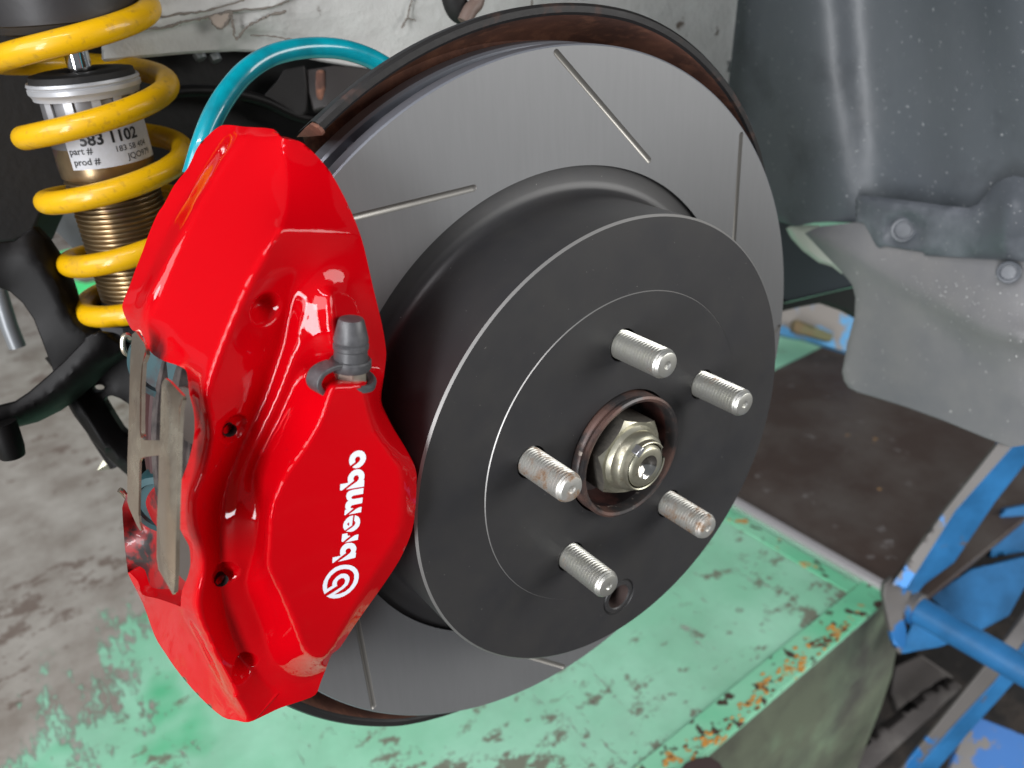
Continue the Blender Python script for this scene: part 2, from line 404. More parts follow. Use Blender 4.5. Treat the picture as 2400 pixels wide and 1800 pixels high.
# ================================================================ ROTOR
rot = thing('brake_rotor', (-41, 0, 0), 'large slotted disc brake rotor with matte black centre hat and grey friction ring', 'brake disc')
def circ_yz(r, n, cy=0, cz=0, a0=0): return [(cy + r*math.cos(a0+2*math.pi*i/n), cz + r*math.sin(a0+2*math.pi*i/n)) for i in range(n)]
# friction face with eight V-shaped slots
RI, RO = 112.4, 157.6
slots = []
for k in range(8):
    a1, a2 = math.radians(88.2 + 45*k), math.radians(63 + 45*k)
    A = np.array([155.6*math.cos(a1), 155.6*math.sin(a1)]); B = np.array([118.9*math.cos(a2), 118.9*math.sin(a2)])
    slots.append((A, B))
def slot_loop(A, B, hw=1.35):
    d = (B-A)/np.linalg.norm(B-A); n = np.array([-d[1], d[0]]); out = []
    for c, s in ((A, -1), (B, 1)):
        for j in range(7):
            t = math.pi*(j/6 - .5)
            out.append(tuple(c + s*d*hw*math.cos(t) + s*n*hw*math.sin(t)))
    return out
sl = [slot_loop(A, B) for A, B in slots]
v, f, ov, nc = cdt([circ_yz(RO, 256), circ_yz(RI, 192)] + sl)
V = [(-41, p[0], p[1]) for p in v]; n0 = len(V)
mesh('friction_face', V, f.tolist(), iron, rot)
for A, B in slots:
    L = slot_loop(A, B); d = (B-A)/np.linalg.norm(B-A)
    Vg = [(-41, *p) for p in L] + [(-42.15, *(A+d*.2)), (-42.15, *(B-d*.2))]; Fg = []
    for i in range(14):
        j = (i+1) % 14; ci = 14 if i < 7 else 15; cj = 14 if j < 7 else 15
        Fg.append([i, j, cj] if ci == cj else [i, j, cj, ci])
    mesh('slot', Vg, Fg, groove, rot, ang=30)
mesh('outboard_rim', *lathe([(0, RO), (-.5, 158.2), (-5.8, 158.3), (-6.4, 157.6), (-6.6, 120)], 256, (-41, 0, 0)), rimiron, rot)
mesh('inboard_disc', *lathe([(-14.2, 118), (-14.4, 157.4), (-15.2, 158.3), (-22.2, 158.3), (-22.8, 157.6), (-23, 80)], 256, (-41, 0, 0)), rimiron, rot)
bm_parts = []
for k in range(60):
    a = 2*math.pi*k/60; r_, t_ = np.array([0, math.cos(a), math.sin(a)]), np.array([0, -math.sin(a), math.cos(a)])
    bm_parts.append(box(r_*137 + np.array([-51.4, 0, 0]), 8.0, 36, 3.4, (np.array([1, 0, 0]), r_, t_)))
mesh('cooling_vanes', *join(*bm_parts), rimiron, rot)
# hat
hatprof = [(-42.5, RI), (-42.6, 106), (-41.9, 103.2), (-40.4, 101.5), (-38, 100.7), (-34, 100.5), (-1.2, 100.5)]
mesh('hat_wall', *lathe(hatprof, 256), hatblack, rot)
mesh('hat_chamfer', *lathe([(-1.2, 100.5), (-.4, 99.6)], 256), edge, rot, label='bright machined edge of the black hat')
mesh('inner_step', *lathe([(-.42, 70.5), (0, 70.2)], 192), edge, rot)
studa = [math.radians(89.39 - 72*k) for k in range(5)]
holes5 = [(50*math.cos(a), 50*math.sin(a), 7.0) for a in studa]
TH = (-1.65, -79.6, 9.6)
v, f, ov, nc = cdt([circ_yz(99.6, 256), circ_yz(70.5, 192), ] + [circ_yz(TH[2], 40, TH[0], TH[1])])
V = [(-.4, *p) for p in v]
mesh('hat_face', V, f.tolist(), hatblack, rot)
v, f, ov, nc = cdt([circ_yz(70.2, 192), circ_yz(28.6, 96)] + [circ_yz(r, 40, y, z) for y, z, r in holes5])
P1 = ([(0, *p) for p in v], f.tolist())
hw = [P1, lathe([(0, 28.6), (-9, 28.6)], 96)] + [lathe([(0, 7), (-8, 7)], 40, (0, y, z)) for y, z, r in holes5]
mesh('hat_centre', *join(*hw), hatblack, rot)
# access hole with a recessed rubber plug
mesh('access_hole', *lathe([(-.4, 9.6), (-1.2, 9.3), (-1.2, 8.8), (-.5, 8.4), (-.3, 6.6), (-.8, 6.1)], 48, (0, TH[0], TH[1])), hatblack, rot)
mesh('hole_bore', *lathe([(-.8, 6.1), (-9, 5.7), (-9, .1)], 48, (0, TH[0], TH[1])), M('brown_bore', (.05, .032, .028), .7), rot)
# ================================================================ HUB, STUDS, NUT
hub = thing('wheel_hub', (-8, 0, 0), 'rusty round hub flange ring rising from the bore of the black rotor hat', 'wheel hub')
mesh('hub_ring', *lathe([(-9, 27.6), (1.0, 27.6), (2.0, 27.2), (2.6, 26.7), (3.4, 26.9), (4.6, 27.7), (5.8, 27.5), (6.3, 26.5), (5.9, 25.3), (4.5, 24.9), (1, 24.7)], 96), rusty, hub)
mesh('ring_bore', *lathe([(1, 24.7), (-14, 24.2)], 96), M('stained_hub_bore', (.03, .024, .025), .35, .5, layers=[((.15, .06, .05), 40, .55, .08, 4)]), hub)
mesh('hub_recess', *lathe([(-13.5, 24.6), (-14, 12), (-14, 8)], 96), hubdark, hub)
mesh('hub_flange', *lathe([(-8.2, 28), (-8.5, 66), (-14, 66)], 96), hubdark, hub)
def stud_profile():
    p = [(-9, 5.5), (-2, 6.0)]
    x = -1.5
    while x < 22.2:
        p += [(x, 4.95), (x+.2, 4.95), (x+.78, 6.0), (x+.98, 6.0)]; x += 1.5
    p += [(22.6, 5.5), (23.0, 5.6), (24.0, 4.9), (24.15, 4.5), (24.15, 1.7), (23.7, 1.2), (23.5, .05)]
    return p
sp = stud_profile()
L5 = ['uppermost threaded wheel stud above the hub ring, standing on the black hat', 'wheel stud farthest right, with a grey worn end, beside the upper one',
      'right lower wheel stud with brown rust towards its tip, above the green platform', 'lowest wheel stud, clean threads, overlapping the round access hole',
      'leftmost wheel stud with orange rust streaks on its threads, touching the hub ring']
base = None
for k, a in enumerate(studa):
    o = thing('wheel_stud', (0, 50*math.cos(a), 50*math.sin(a)), L5[k], 'wheel stud', 'five wheel studs around the hub')
    mm = zinc_rusty if k in (2, 4) else zinc
    o.rotation_euler = (k*1.3, 0, 0)
    body = [q for q in sp if q[0] <= 23.0]; tip = sp[len(body)-1:]
    mesh('stud_thread', *lathe(body, 40), mm, o, ang=25, local=True)
    mesh('stud_tip', *lathe(tip, 40), mm, o, ang=25, local=True)
nut = thing('axle_nut', (-10, 0, 0), 'large hexagonal olive zinc axle nut staked inside the rusty hub ring', 'nut')
def hexring(r, x, a0): return [(x, r*math.cos(a0+math.pi/3*i), r*math.sin(a0+math.pi/3*i)) for i in range(6)]
# nut: hexagon intersected with a chamfer cone
n = 120; a0 = math.radians(38)
def hexr(t):
    q = ((t - a0 + math.pi/6) % (math.pi/3)) - math.pi/6
    q2 = ((t - a0) % (math.pi/3)) - math.pi/6
    return 16.0/math.cos(q2)
rows_ = []
for i in range(n):
    t = 2*math.pi*i/n + a0; r = hexr(t); xe = 5.6 - max(0, (r - 16.3))*.75
    rows_.append([(-12, r), (xe, r), (5.6, min(r, 16.3) - .05), (5.6, 14.6), (6.3, 13.9), (7.2, 13.2)])
kk = len(rows_[0]); V = []; 
for i in range(n):
    t = 2*math.pi*i/n + a0
    for x, r in rows_[i]: V.append((x, r*math.cos(t), r*math.sin(t)))
sideF = [[i*kk, ((i+1) % n)*kk, ((i+1) % n)*kk+1, i*kk+1] for i in range(n)]
topF = [[i*kk+q, ((i+1) % n)*kk+q, ((i+1) % n)*kk+q+1, i*kk+q+1] for i in range(n) for q in range(1, kk-1)]
mesh('nut_flats', V, sideF, nutside, nut, ang=20); mesh('nut_face', V, topF, nutm, nut, ang=25)
mesh('nut_collar', *lathe([(7.2, 13.2), (10.5, 12.8), (11.4, 12.0), (12.2, 11.0)], 80), nutm, nut)
mesh('staked_collar', *lathe([(11.8, 11.2), (14.2, 10.9), (14.4, 10.5), (14.1, 10.1), (9, 10.1)], 80, a0=-62, a1=268), nutm, nut)
mesh('stake', *box((13.0, -4.2, 9.0), 5.0, 4.4, 2.6, (np.array([1, 0, 0]), np.array([0, .85, .52]), np.array([0, -.52, .85]))), M('struck_steel', (.62, .63, .66), .3, .9), nut, bevel=.5)
axl = thing('axle_shaft', (-10, 0, 0), 'round steel axle end with a polished centre dimple, inside the staked nut', 'axle')
mesh('shaft_end', *lathe([(-5, 9.4), (13.8, 9.4), (14.8, 8.6), (15.2, 7.8), (15.2, 5.3)], 72), nutm, axl)
mesh('centre_dimple', *lathe([(15.2, 5.3), (14.9, 5.0), (14.7, 4.6), (13.4, 3.7), (12.0, 2.0), (11.6, .05)], 64), M('polished_steel', (.62, .60, .56), .16, 1), axl, ang=60)
# ================================================================ DUST SHIELD
sh = thing('dust_shield', (-60, 0, 0), 'black steel dust shield with rusty inside curving behind the brake rotor', 'dust shield')
def wob(V):
    out = []
    for p in V:
        a = math.atan2(p[2], p[1]); dx = np.interp(math.degrees(a), [-154, -125, -105, -85, 0, 17, 33, 54, 75, 125], [-6, -7.5, -13, -22, -22, -16, -10.5, -6, 0, 0]); out.append((p[0] + dx, p[1] + .4*math.sin(5*a), p[2] + .5*math.sin(3*a+1)))
    return out
lipV, lipF = lathe([(-45.0, 168.4), (-44.0, 169.4), (-43.8, 171.6), (-44.8, 172.6), (-49, 172.2), (-60, 168.0), (-74, 163)], 300, a0=32.5, a1=-244)
mesh('rim_lip', wob(lipV), lipF, shieldm, sh)
inV, inF = lathe([(-45.0, 168.4), (-50, 168.2), (-62, 164.8), (-72, 161.5), (-76, 158), (-77, 150), (-77, 70)], 300, a0=32.5, a1=-244)
mesh('inner_wall', wob(inV), inF, shieldrust, sh)
a = math.radians(122.5); 
lp = [np.array((x, r*math.cos(a), r*math.sin(a))) for x, r in ((-43.9, 169.5), (-43.9, 171.6), (-49, 172.2), (-60, 168.3), (-76, 162), (-62, 164.6), (-45, 168.3))]
tv = np.array([0, -math.sin(a), math.cos(a)])
mesh('end_flange', [p - tv*.2 for p in lp] + [p + tv*1.0 for p in lp], [list(range(7)), list(range(13, 6, -1))] + [[i, (i+1) % 7, 7+(i+1) % 7, 7+i] for i in range(7)], shieldrust, sh)
# ================================================================ CALIPER
cal = thing('brake_caliper', (-40, -150, 60), 'glossy red painted brake caliper with white maker lettering, clamped over the left of the rotor', 'brake caliper')
x_ = 'x'; r_ = 'r'
OUT = [(474,273,-72,r_),(495,270,-64,r_),(530,274,-56,r_),(590,279,-40,r_),(609,298,-31,x_),(646,305,-30,x_),(668,321,-28.5,x_),(690,343,-27,x_),(715,374,-24,x_),(743,424,-19.5,x_),
 (762,465,-16.5,x_),(775,498,-14.5,x_),(787,537,-14,x_),(806,621,-13,x_),(825,700,-12,x_),(833,748,-12,x_),(834,772,-12,x_),(829,815,-12,x_),(823,864,-11,x_),(836,898,-8,x_),(853,930,-5,x_),(875,966,0,x_),(892,998,3,x_),(899,1020,4,x_),
 (900,1045,5,x_),(897,1100,6,x_),(890,1146,6,x_),(871,1194,4,x_),(846,1237,1,x_),(800,1303,-3,x_),(762,1357,-6,x_),(735,1398,-9,x_),(716,1415,-11,x_),(704,1445,-18,x_),(692,1475,-22,x_),(681,1501,-25,x_),
 (645,1516,-25,x_),(606,1529,-25,x_),(570,1546,-23,x_),(537,1560,-22,r_),(510,1556,-28,r_),(480,1548,-38,r_),(433,1507,-50,r_),(387,1454,-60,r_),(357,1411,-67,r_),(334,1373,-71,r_),(309,1304,-77,r_),(276,1237,-82,r_),
 (298,1256,-74,r_),(307,1284,-66,r_),(340,1293,-50,r_),(381,1307,-32,r_),(390,1310,-28,r_),(391,1293,-26,r_),(394,1274,-25,r_),(405,1247,-23,r_),(411,1222,-22,r_),(411,1200,-22,r_),(408,1179,-22,r_),(396,1157,-23,r_),(387,1138,-24,r_),(383,1115,-24,r_),
 (383,1094,-24,r_),(388,1050,-24,r_),(397,1024,-24,r_),(406,999,-23,r_),(415,965,-22,r_),(420,933,-22,r_),(420,905,-22,r_),(417,881,-22,r_),(409,850,-22,r_),(406,822,-22,r_),(404,807,-23,r_),(399,797,-25,r_),(380,788,-31,r_),(358,781,-38,r_),(341,773,-46,r_),(328,763,-53,r_),
 (320,751,-58,r_),(315,739,-62,r_),(309,727,-66,r_),(299,717,-72,r_),(286,713,-79,r_),(276,697,-86,r_),(266,672,-89,r_),(265,655,-89,r_),(280,617,-88,r_),(293,581,-87,r_),(308,543,-87,r_),(321,506,-86,r_),(340,462,-86,r_),(355,440,-84,r_),(377,399,-83,r_),(406,362,-82,r_),(427,318,-81,r_),(449,293,-79,r_)]
out = [(u, v, x) for u, v, x, k in OUT]
def sX(L): return [(u, v, x) for u, v, x in L]
FE = [
 [(497,281,-62),(481,302,-68),(450,352,-71),(418,405,-72),(392,445,-73),(368,490,-73),(345,538,-73),(322,590,-74),(298,640,-75),(277,693,-81)],
 [(518,292,-54),(490,330,-55.5),(462,374,-56),(412,465,-56),(383,520,-56),(355,574,-56.5),(335,612,-57),(318,649,-58),(306,690,-62),(303,714,-68)],
 [(537,302,-49),(513,330,-50),(490,362,-51),(453,420,-52),(418,480,-52.5),(392,535,-53),(368,590,-53),(345,645,-54),(325,700,-57),(317,735,-61)],
 [(499,281,-62),(518,292,-54),(537,302,-49),(565,298,-42),(609,300,-31)],
 [(609,300,-31),(614,350,-27),(620,400,-21.5),(618,449,-14.5),(611,478,-10),(603,495,-7)],
 [(603,495,-7),(640,497,-8),(700,499,-10),(768,502,-13.5)],
 [(603,495,-7),(574,543,-6),(543,596,-5.5),(516,655,-5),(490,715,-5),(468,768,-5),(449,820,-5),(441,845,-5),(438,866,-5),(441,893,-5.5),(449,917,-6),(452,935,-6),(452,955,-6.5),(440,1014,-7),(428,1042,-7),(415,1067,-7),(411,1092,-7),(412,1118,-7),
  (419,1150,-7),(431,1185,-7),(436,1210,-7),(436,1235,-7.5),(427,1270,-8),(421,1304,-8.5),(425,1335,-9.5),(437,1366,-11),(452,1402,-12),(468,1435,-13.5),(506,1504,-17),(536,1552,-21)],
 [(390,1311,-28),(408,1350,-32),(431,1388,-33),(455,1435,-33),(481,1482,-31),(505,1520,-27),(530,1553,-23)],
 # foot of the raised panel
 [(655,792,-9),(630,845,-10),(609,895,-10.5),(592,930,-11),(574,964,-11.5),(558,1000,-12),(548,1030,-12),(556,1062,-10),(566,1092,-7),(567,1140,-6),(560,1190,-9),(545,1225,-12.5),(535,1255,-14),(543,1285,-15),(556,1312,-16),(571,1357,-18),(582,1400,-19),(592,1432,-20),(612,1455,-21),(640,1472,-22),(672,1462,-21),(698,1449,-19)],
 # top edge of the raised panel
 [(716,832,8),(700,889,9),(686,922,9),(668,952,9),(646,984,9),(622,1016,9),(606,1045,9),(592,1077,9),(584,1096,9),(580,1116,9),(578,1160,9),(576,1216,8),(586,1243,7.5),(600,1266,7),(617,1302,5.5),(634,1341,4),(643,1364,3),(651,1388,1.5),(660,1405,0),(675,1418,-1.5),(693,1423,-2.5),(712,1415,-3)],
 [(788,827,7.5),(800,868,8),(815,925,8.5),(843,968,9.5),(872,1011,10),(875,1030,10),(874,1060,10),(871,1120,9.5),(862,1150,9),(853,1169,8.5),(825,1216,6.5),(785,1278,4),(743,1350,0),(712,1415,-3)],
 [(716,832,8),(750,830,8),(788,827,7.5)],
 [(655,792,-9),(690,800,-9),(735,802,-9.5),(780,800,-10.5),(815,795,-11.5)],
 # hump behind the bleeder
 [(655,792,-9),(645,755,-9),(648,700,-9),(660,655,-9),(682,618,-9),(709,602,-9.2),(738,606,-9.6),(760,632,-10.2),(776,676,-11),(790,725,-11.4),(802,765,-11.6),(815,795,-11.5)],
 [(712,632,-4.5),(716,680,-2.5),(722,730,-2),(728,770,-2)],
 # bowl between the ridge and the panel
 [(640,600,-11),(628,640,-13),(620,690,-14.2),(608,745,-14.6),(590,800,-14.8),(568,860,-15),(543,915,-15),(520,965,-15),(494,1035,-14.5),(480,1100,-14),(475,1180,-14),(478,1250,-15),(488,1320,-19),(508,1388,-22),(545,1450,-23.5),(596,1492,-25)],
 [(650,700,-9.2),(641,745,-9.5),(622,800,-9.8),(600,862,-10.2),(573,920,-10.6),(550,968,-10.8),(524,1038,-11),(510,1100,-11),(506,1170,-11.5),(508,1230,-13),(522,1300,-16.5),(545,1372,-19.5)],
]
def band(L, w): return [(u-w, v) for u, v, x in L] + [(u+w, v) for u, v, x in L[::-1]]
FE[1] = [(u, v, x + .7*(0 < k < len(FE[1])-2)) for k, (u, v, x) in enumerate(FE[1])]; FE[2] = [(u, v, x - .9*(0 < k < len(FE[2])-2)) for k, (u, v, x) in enumerate(FE[2])]
P3, Fc, Ls, UV = sheet(out, [sX(L) for L in FE], res=4.2, smooth=4, sm=3, 
    soft=[([(615,590),(720,560),(812,600),(822,790),(700,812),(690,840),(672,900),(648,940),(612,1002),(588,1050),(562,1075),(562,1120),(566,1200),(590,1275),(625,1352),(642,1400),(672,1436),(690,1440),(660,1490),(590,1500),(540,1470),(500,1400),(480,1330),(470,1240),(480,1130),(500,1030),(530,930),(560,860),(590,780)], 5), (band(FE[6][1:-1], 13), 12), (band(FE[10][:9], 11), 9)])
# dimples and screw recesses, pressed in along the axle
def press(P, c, R, depth, kind):
    d = np.hypot(P[:, 1]-c[1], P[:, 2]-c[2]); s = np.clip(1 - d/R, 0, 1)
    if kind == 'cone': h = depth*np.where(s > 0, np.minimum(s*1.15, 1)*1.0, 0)
    else: h = depth*np.sqrt(np.clip(1-(d/R)**2, 0, 1))
    P[:, 0] -= h
cones = [pt(574, 668, -10), pt(524, 1438, -22)]
for c in cones: press(P3, c, 5.6, 6.5, 'cone')
screws = [pt(510, 931, -10), pt(490, 1246, -12)]
for c in screws: press(P3, c, 4.6, 2.4, 'ball')
ids = Ls[0]; ou = np.array([(u, v) for u, v, x, k in OUT]); kinds = [k for u, v, x, k in OUT]
offs = []
for i in ids:
    p = P3[i]; j = int(((ou - UV[i])**2).sum(1).argmin())
    rad = np.array([0, p[1], p[2]]); rad /= np.linalg.norm(rad)
    if kinds[j] == 'x': o_ = np.array([-38.5 - p[0], 0, 0]) if p[0] > -38 else -rad*8
    else: o_ = -rad*16 + np.array([-3, 0, 0])
    offs.append(o_)
body = mesh('caliper_body', *walls(P3, Fc, ids, offs), red, cal, ang=50)
# screws deep in their holes
for u, v, x in ((494, 927, -12), (477, 1251, -15)):
    c = pt(u, v, x)
    mesh('bore_hole', *lathe([(1.2, 2.15), (.6, 1.9), (-6, 1.8), (-6, .05)], 28, c), blackmatte, cal)
    mesh('hex_screw', *lathe([(-3.4, 1.1), (-2.9, 1.0), (-2.9, .05)], 6, c), pistonm, cal)
# inboard half and bridge ends behind the rotor
mesh('inboard_body', *lathe([(-70, 122), (-70, 164), (-76, 170), (-92, 168), (-96, 155), (-96, 118), (-90, 112)], 60, axis=(1, 0, 0), closed=True, a0=58, a1=112), M('shaded_dusty_red_paint', (.03, .003, .003), .6), cal, label='dusty inboard half of the red caliper, shade painted in')  # near-black red: shade of the pad window put into the dusty paint
# pocket under the lower window
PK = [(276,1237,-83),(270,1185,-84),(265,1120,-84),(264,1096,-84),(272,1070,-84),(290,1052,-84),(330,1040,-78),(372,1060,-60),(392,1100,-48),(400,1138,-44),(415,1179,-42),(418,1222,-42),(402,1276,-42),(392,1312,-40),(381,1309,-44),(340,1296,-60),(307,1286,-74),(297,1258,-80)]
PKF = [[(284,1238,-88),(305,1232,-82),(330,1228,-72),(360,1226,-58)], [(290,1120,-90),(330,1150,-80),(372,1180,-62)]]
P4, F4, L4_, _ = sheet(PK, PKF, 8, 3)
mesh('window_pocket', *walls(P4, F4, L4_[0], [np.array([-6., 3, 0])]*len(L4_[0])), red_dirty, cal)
# lettering laid on the panel
from mathutils.bvhtree import BVHTree
bvh = BVHTree.FromPolygons([Vector(p) for p in P3], [list(map(int, f)) for f in Fc])
def cropA(L): return [(682.1 + x*.11113, 958.6 + y*.11113) for x, y in L]
def cropB(L): return [(682.1 + x*.11113, 1124.5 + y*.11113) for x, y in L]
GL = [
 (cropA([(670,425),(650,375),(645,310),(665,240),(705,185),(765,145),(835,125),(900,137),(945,172),(970,225),(972,290),(945,360),(900,418),(845,458),(790,472),(740,468),(708,450),(770,405),(830,355),(860,315),(862,275),(840,245),(800,245),(768,272),(757,312),(768,352)]), []),
 (cropA([(467,900),(475,785),(560,770),(630,752),(617,710),(622,655),(645,600),(690,545),(745,506),(805,490),(870,500),(918,537),(943,590),(943,655),(925,703),(940,708),(934,826),(760,856),(588,884),(700,800),(800,730),(832,690),(836,650),(825,620),(795,605),(755,620),(730,660),(728,690),(742,712),(660,780),(560,860),(500,905)]), []),
 (cropA([(925,855),(918,968),(740,1000),(700,1020),(688,1045),(700,1068),(730,1072),(908,1042),(898,1148),(720,1185),(685,1205),(672,1230),(685,1250),(732,1252),(570,1385),(553,1380),(565,1278),(590,1278),(570,1235),(575,1180),(600,1130),(630,1105),(600,1070),(588,1020),(600,960),(640,920),(700,895),(780,880)]), []),
 (cropA([(888,1222),(878,1325),(640,1372),(760,1280),(820,1240)]), []),
 (cropA([(725,1388),(660,1405),(600,1450),(555,1510),(530,1570),(530,1620),(545,1655),(562,1680),(640,1625),(700,1588)]), [cropA([(650,1525),(622,1535),(608,1560),(620,1583),(645,1590)])]),
 (cropA([(760,1385),(822,1410),(856,1460),(860,1535),(838,1600),(790,1655),(735,1692),(680,1708),(630,1706),(588,1698),(700,1625),(750,1580),(770,1540),(765,1510),(742,1495)]), []),
 (cropB([(510,262),(613,240),(618,290),(672,290),(525,412),(500,405),(500,370)]), []),
 (cropB([(828,262),(815,368),(568,422),(700,320),(760,280)]), []),
 (cropB([(318,822),(325,715),(480,680),(468,630),(475,570),(510,500),(560,455),(620,430),(690,428),(745,450),(780,500),(788,550),(765,612),(778,620),(768,715),(600,758),(430,795),(560,705),(660,630),(685,590),(680,555),(655,533),(620,537),(585,560),(575,600),(583,628),(480,705),(350,810)]), []),
 (cropB([(165,1425),(138,1345),(132,1260),(158,1160),(208,1070),(280,980),(370,910),(470,867),(570,853),(670,862),(750,897),(805,955),(832,1030),(832,1115),(805,1210),(740,1310),(650,1398),(550,1462),(450,1500),(350,1511),(270,1498),(205,1468),(340,1388),(500,1282),(555,1220),(572,1160),(545,1115),(500,1110),(445,1138),(410,1185),(405,1235),(415,1262)]),
  [cropB([(218,1325),(215,1250),(240,1150),(300,1060),(390,985),(480,945),(570,935),(650,945),(710,985),(745,1040),(745,1130),(715,1220),(650,1310),(560,1380),(460,1420),(360,1435),(540,1315),(620,1240),(655,1150),(650,1090),(610,1040),(550,1025),(480,1035),(400,1090),(340,1160),(318,1220),(320,1262)])]),
]
V = []; Fl = []
for outer, hs in GL:
    o2 = [p[:2] for p in catmull(outer, 1, True)]
    v, f, ov, nc = cdt([outer] + hs, res=3.0)
    n = len(V)
    for p in v:
        d = Vector(ray(*p)).normalized(); h = bvh.ray_cast(Vector(CAM), d)
        q = h[0] if h[0] else Vector(pt(p[0], p[1], 9)); nn = h[1] if h[0] else Vector((1, 0, 0))
        if nn.dot(d) > 0: nn = -nn
        V.append(q + nn*.12)
    Fl += [[i+n for i in t] for t in f]
mesh('logo_lettering', V, Fl, white, cal, label='white wordmark and ringed emblem printed on the panel')
# ================================================================ BLEEDER SCREW AND CAP
B0 = pt(757, 822, 0.0); BA = np.array([0.02, .17, .985]); BA /= np.linalg.norm(BA)
ble = thing('bleed_screw', B0, 'small brass-grey hexagonal bleed screw on the shelf of the red caliper', 'bleed screw')
mesh('screw_hex', *lathe([(-1, 5.0), (.4, 5.2), (6.2, 5.2), (7, 4.7)], 6, B0, BA, up=(1, -.35, 0)), M('bleeder_steel', (.30, .27, .22), .5, .8, layers=[((.42, .39, .33), 200, .5, .1, 4)], bump=(600, .04, 3)), ble, ang=20, bevel=.35)
capo = thing('bleeder_cap', B0 + BA*7, 'dark rubber dust cap with looped retaining strap over the bleed screw', 'cap')
mesh('cap_body', *lathe([(4.6, 5.9), (7.2, 6.0), (7.3, 5.3), (10.6, 5.1), (11.0, 5.5), (12.2, 5.5), (12.6, 5.0), (13.1, 5.25), (13.8, 5.4), (19.8, 3.95), (20.4, 3.6), (20.5, .05)], 48, B0, BA), rubber, capo, ang=40)
side = np.array([.20, -.95, .17]); side /= np.linalg.norm(side); sw = np.cross(BA, side)
st = [(757-14,757,.5),(700,752,4),(672,766,5),(656,790,6),(668,812,7),(700,821,8),(730,822,8.5),(757,832,9)]
P_ = catmull([B0 + BA*6.3 + side*3, B0 + BA*6.9 + side*8, B0 + BA*5.8 + side*12.2, B0 + BA*2.8 + side*13.8, B0 + BA*(-.2) + side*12, B0 + BA*(-1.5) + side*8.6, B0 + BA*(-.9) + side*4.5 + np.array([4, 0, 0])*.4], 6)
V = []; Fs = []
for i, p in enumerate(P_):
    t = P_[min(i+1, len(P_)-1)] - P_[max(i-1, 0)]; t = t/np.linalg.norm(t); nn = np.cross(t, sw); nn /= np.linalg.norm(nn)
    hw_ = 3.0
    for a_, b_ in ((-1, -1), (1, -1), (1, 1), (-1, 1)): V.append(p + sw*hw_*a_ + nn*.85*b_)
for i in range(len(P_)-1):
    for q in range(4): Fs.append([i*4+q, i*4+(q+1) % 4, (i+1)*4+(q+1) % 4, (i+1)*4+q])
Fs += [[0, 1, 2, 3], [len(V)-4+q for q in (3, 2, 1, 0)]]
mesh('strap', V, Fs, rubber, capo, bevel=.35)
mesh('strap_collar', *lathe([(4.4, 5.4), (4.2, 6.1), (4.8, 6.4), (7.0, 6.4), (7.5, 6.0), (7.4, 5.2)], 48, B0, BA), rubber, capo)
Vr, Fr = lathe([(-.6, 4.9), (-1.4, 6.2), (-1.0, 7.8), (.5, 8.1), (1.2, 7.2), (.8, 5.6)], 48, B0, BA, closed=True)
Vr = [np.array(p) + BA*.8*math.sin(2*math.atan2(np.dot(np.array(p)-B0, sw), np.dot(np.array(p)-B0, side))+.6) for p in Vr]
mesh('strap_ring', Vr, Fr, rubber, capo)
# ================================================================ PADS, PISTONS, SPRING PLATE
pad1 = thing('brake_pad', (-34, -150, 40), 'outboard brake pad seen through the caliper window beside the rotor', 'brake pad', 'pair of brake pads inside the caliper')
def arcplate(x0, x1, r0, r1, a0, a1, n=24): return lathe([(x0, r0), (x0, r1), (x1, r1), (x1, r0)], n, closed=True, a0=a0, a1=a1)
mesh('backing_plate', *arcplate(-34, -29, 118, 171, 62, 100), padm, pad1, bevel=.6); mesh('friction_block', *arcplate(-40.6, -34, 118, 166, 63, 99), padm, pad1, bevel=.6)
pad2 = thing('brake_pad', (-68, -150, 40), 'inboard brake pad with teal backing plate behind the left spring strip', 'brake pad', 'pair of brake pads inside the caliper')
mesh('backing_plate', *arcplate(-73, -68, 118, 170, 60, 104), padm, pad2, bevel=.6); mesh('friction_block', *arcplate(-68, -61.6, 118, 166, 62, 102), padm, pad2, bevel=.6)
for name, u, v, x, r, lab in (('caliper_piston', 404, 900, -27, 9.5, 'upper piston disc in the caliper window'), ('caliper_piston', 402, 1205, -27, 10.5, 'lower piston disc in the caliper window')):
    c = pt(u, v, x); ob = mesh(name, *lathe([(-4, r*.99), (-.6, r), (0, r-.6), (0, .05)], 48, c, axis=(.35, -1, .2)), pistonm, cal, label=lab)
for u, v, x, rr, lab in ((352, 790, -70, 13, 'upper teal boot in the caliper window'), (352, 1086, -74, 13, 'lower teal boot in the caliper window')):
    c = pt(u, v, x)
    mesh('piston_boot', *lathe([(-6, rr), (0, rr), (2, rr-1), (2.4, rr-3.5), (1.0, rr-4), (1.0, .05)], 48, c, axis=(.75, -.65, .1)), tealpad, cal, label=lab)
spg = thing('pad_spring_plate', pt(320, 950, ('R', 186)), 'stainless H-shaped pad spring plate clipped across the caliper window', 'spring plate')
def RR(L, R=186): return [(u, v, ('R', R)) for u, v in L]
SP = [(285,722),(293,716),(311,740),(315,752),(310,775),(306,790),(303,833),(302,900),(302,930),(304,944),(313,951),(345,951),(346,927),(347,880),(349,833),(352,823),(357,817),(366,823),(396,855),(392,866),(388,880),(386,927),(384,1000),(381,1071),(379,1165),(378,1240),(376,1280),(373,1284),(357,1256),(342,1230),(338,1203),(339,1120),(342,1042),(343,983),(313,987),(304,990),(301,998),(300,1060),(299,1110),(301,1128),(306,1145),(303,1147),(296,1136),(288,1118),(279,1098),(275,1084),(275,995),(277,940),(279,870),(281,776)]
SPF = [RR([(362,835),(364,900),(362,1000),(361,1100),(358,1200),(366,1262)], 187.2)]
slab('spring_strip', RR(SP), .7, steel, spg, feats=SPF, res=7, smooth=1, dirv=(0, .93, -.37))
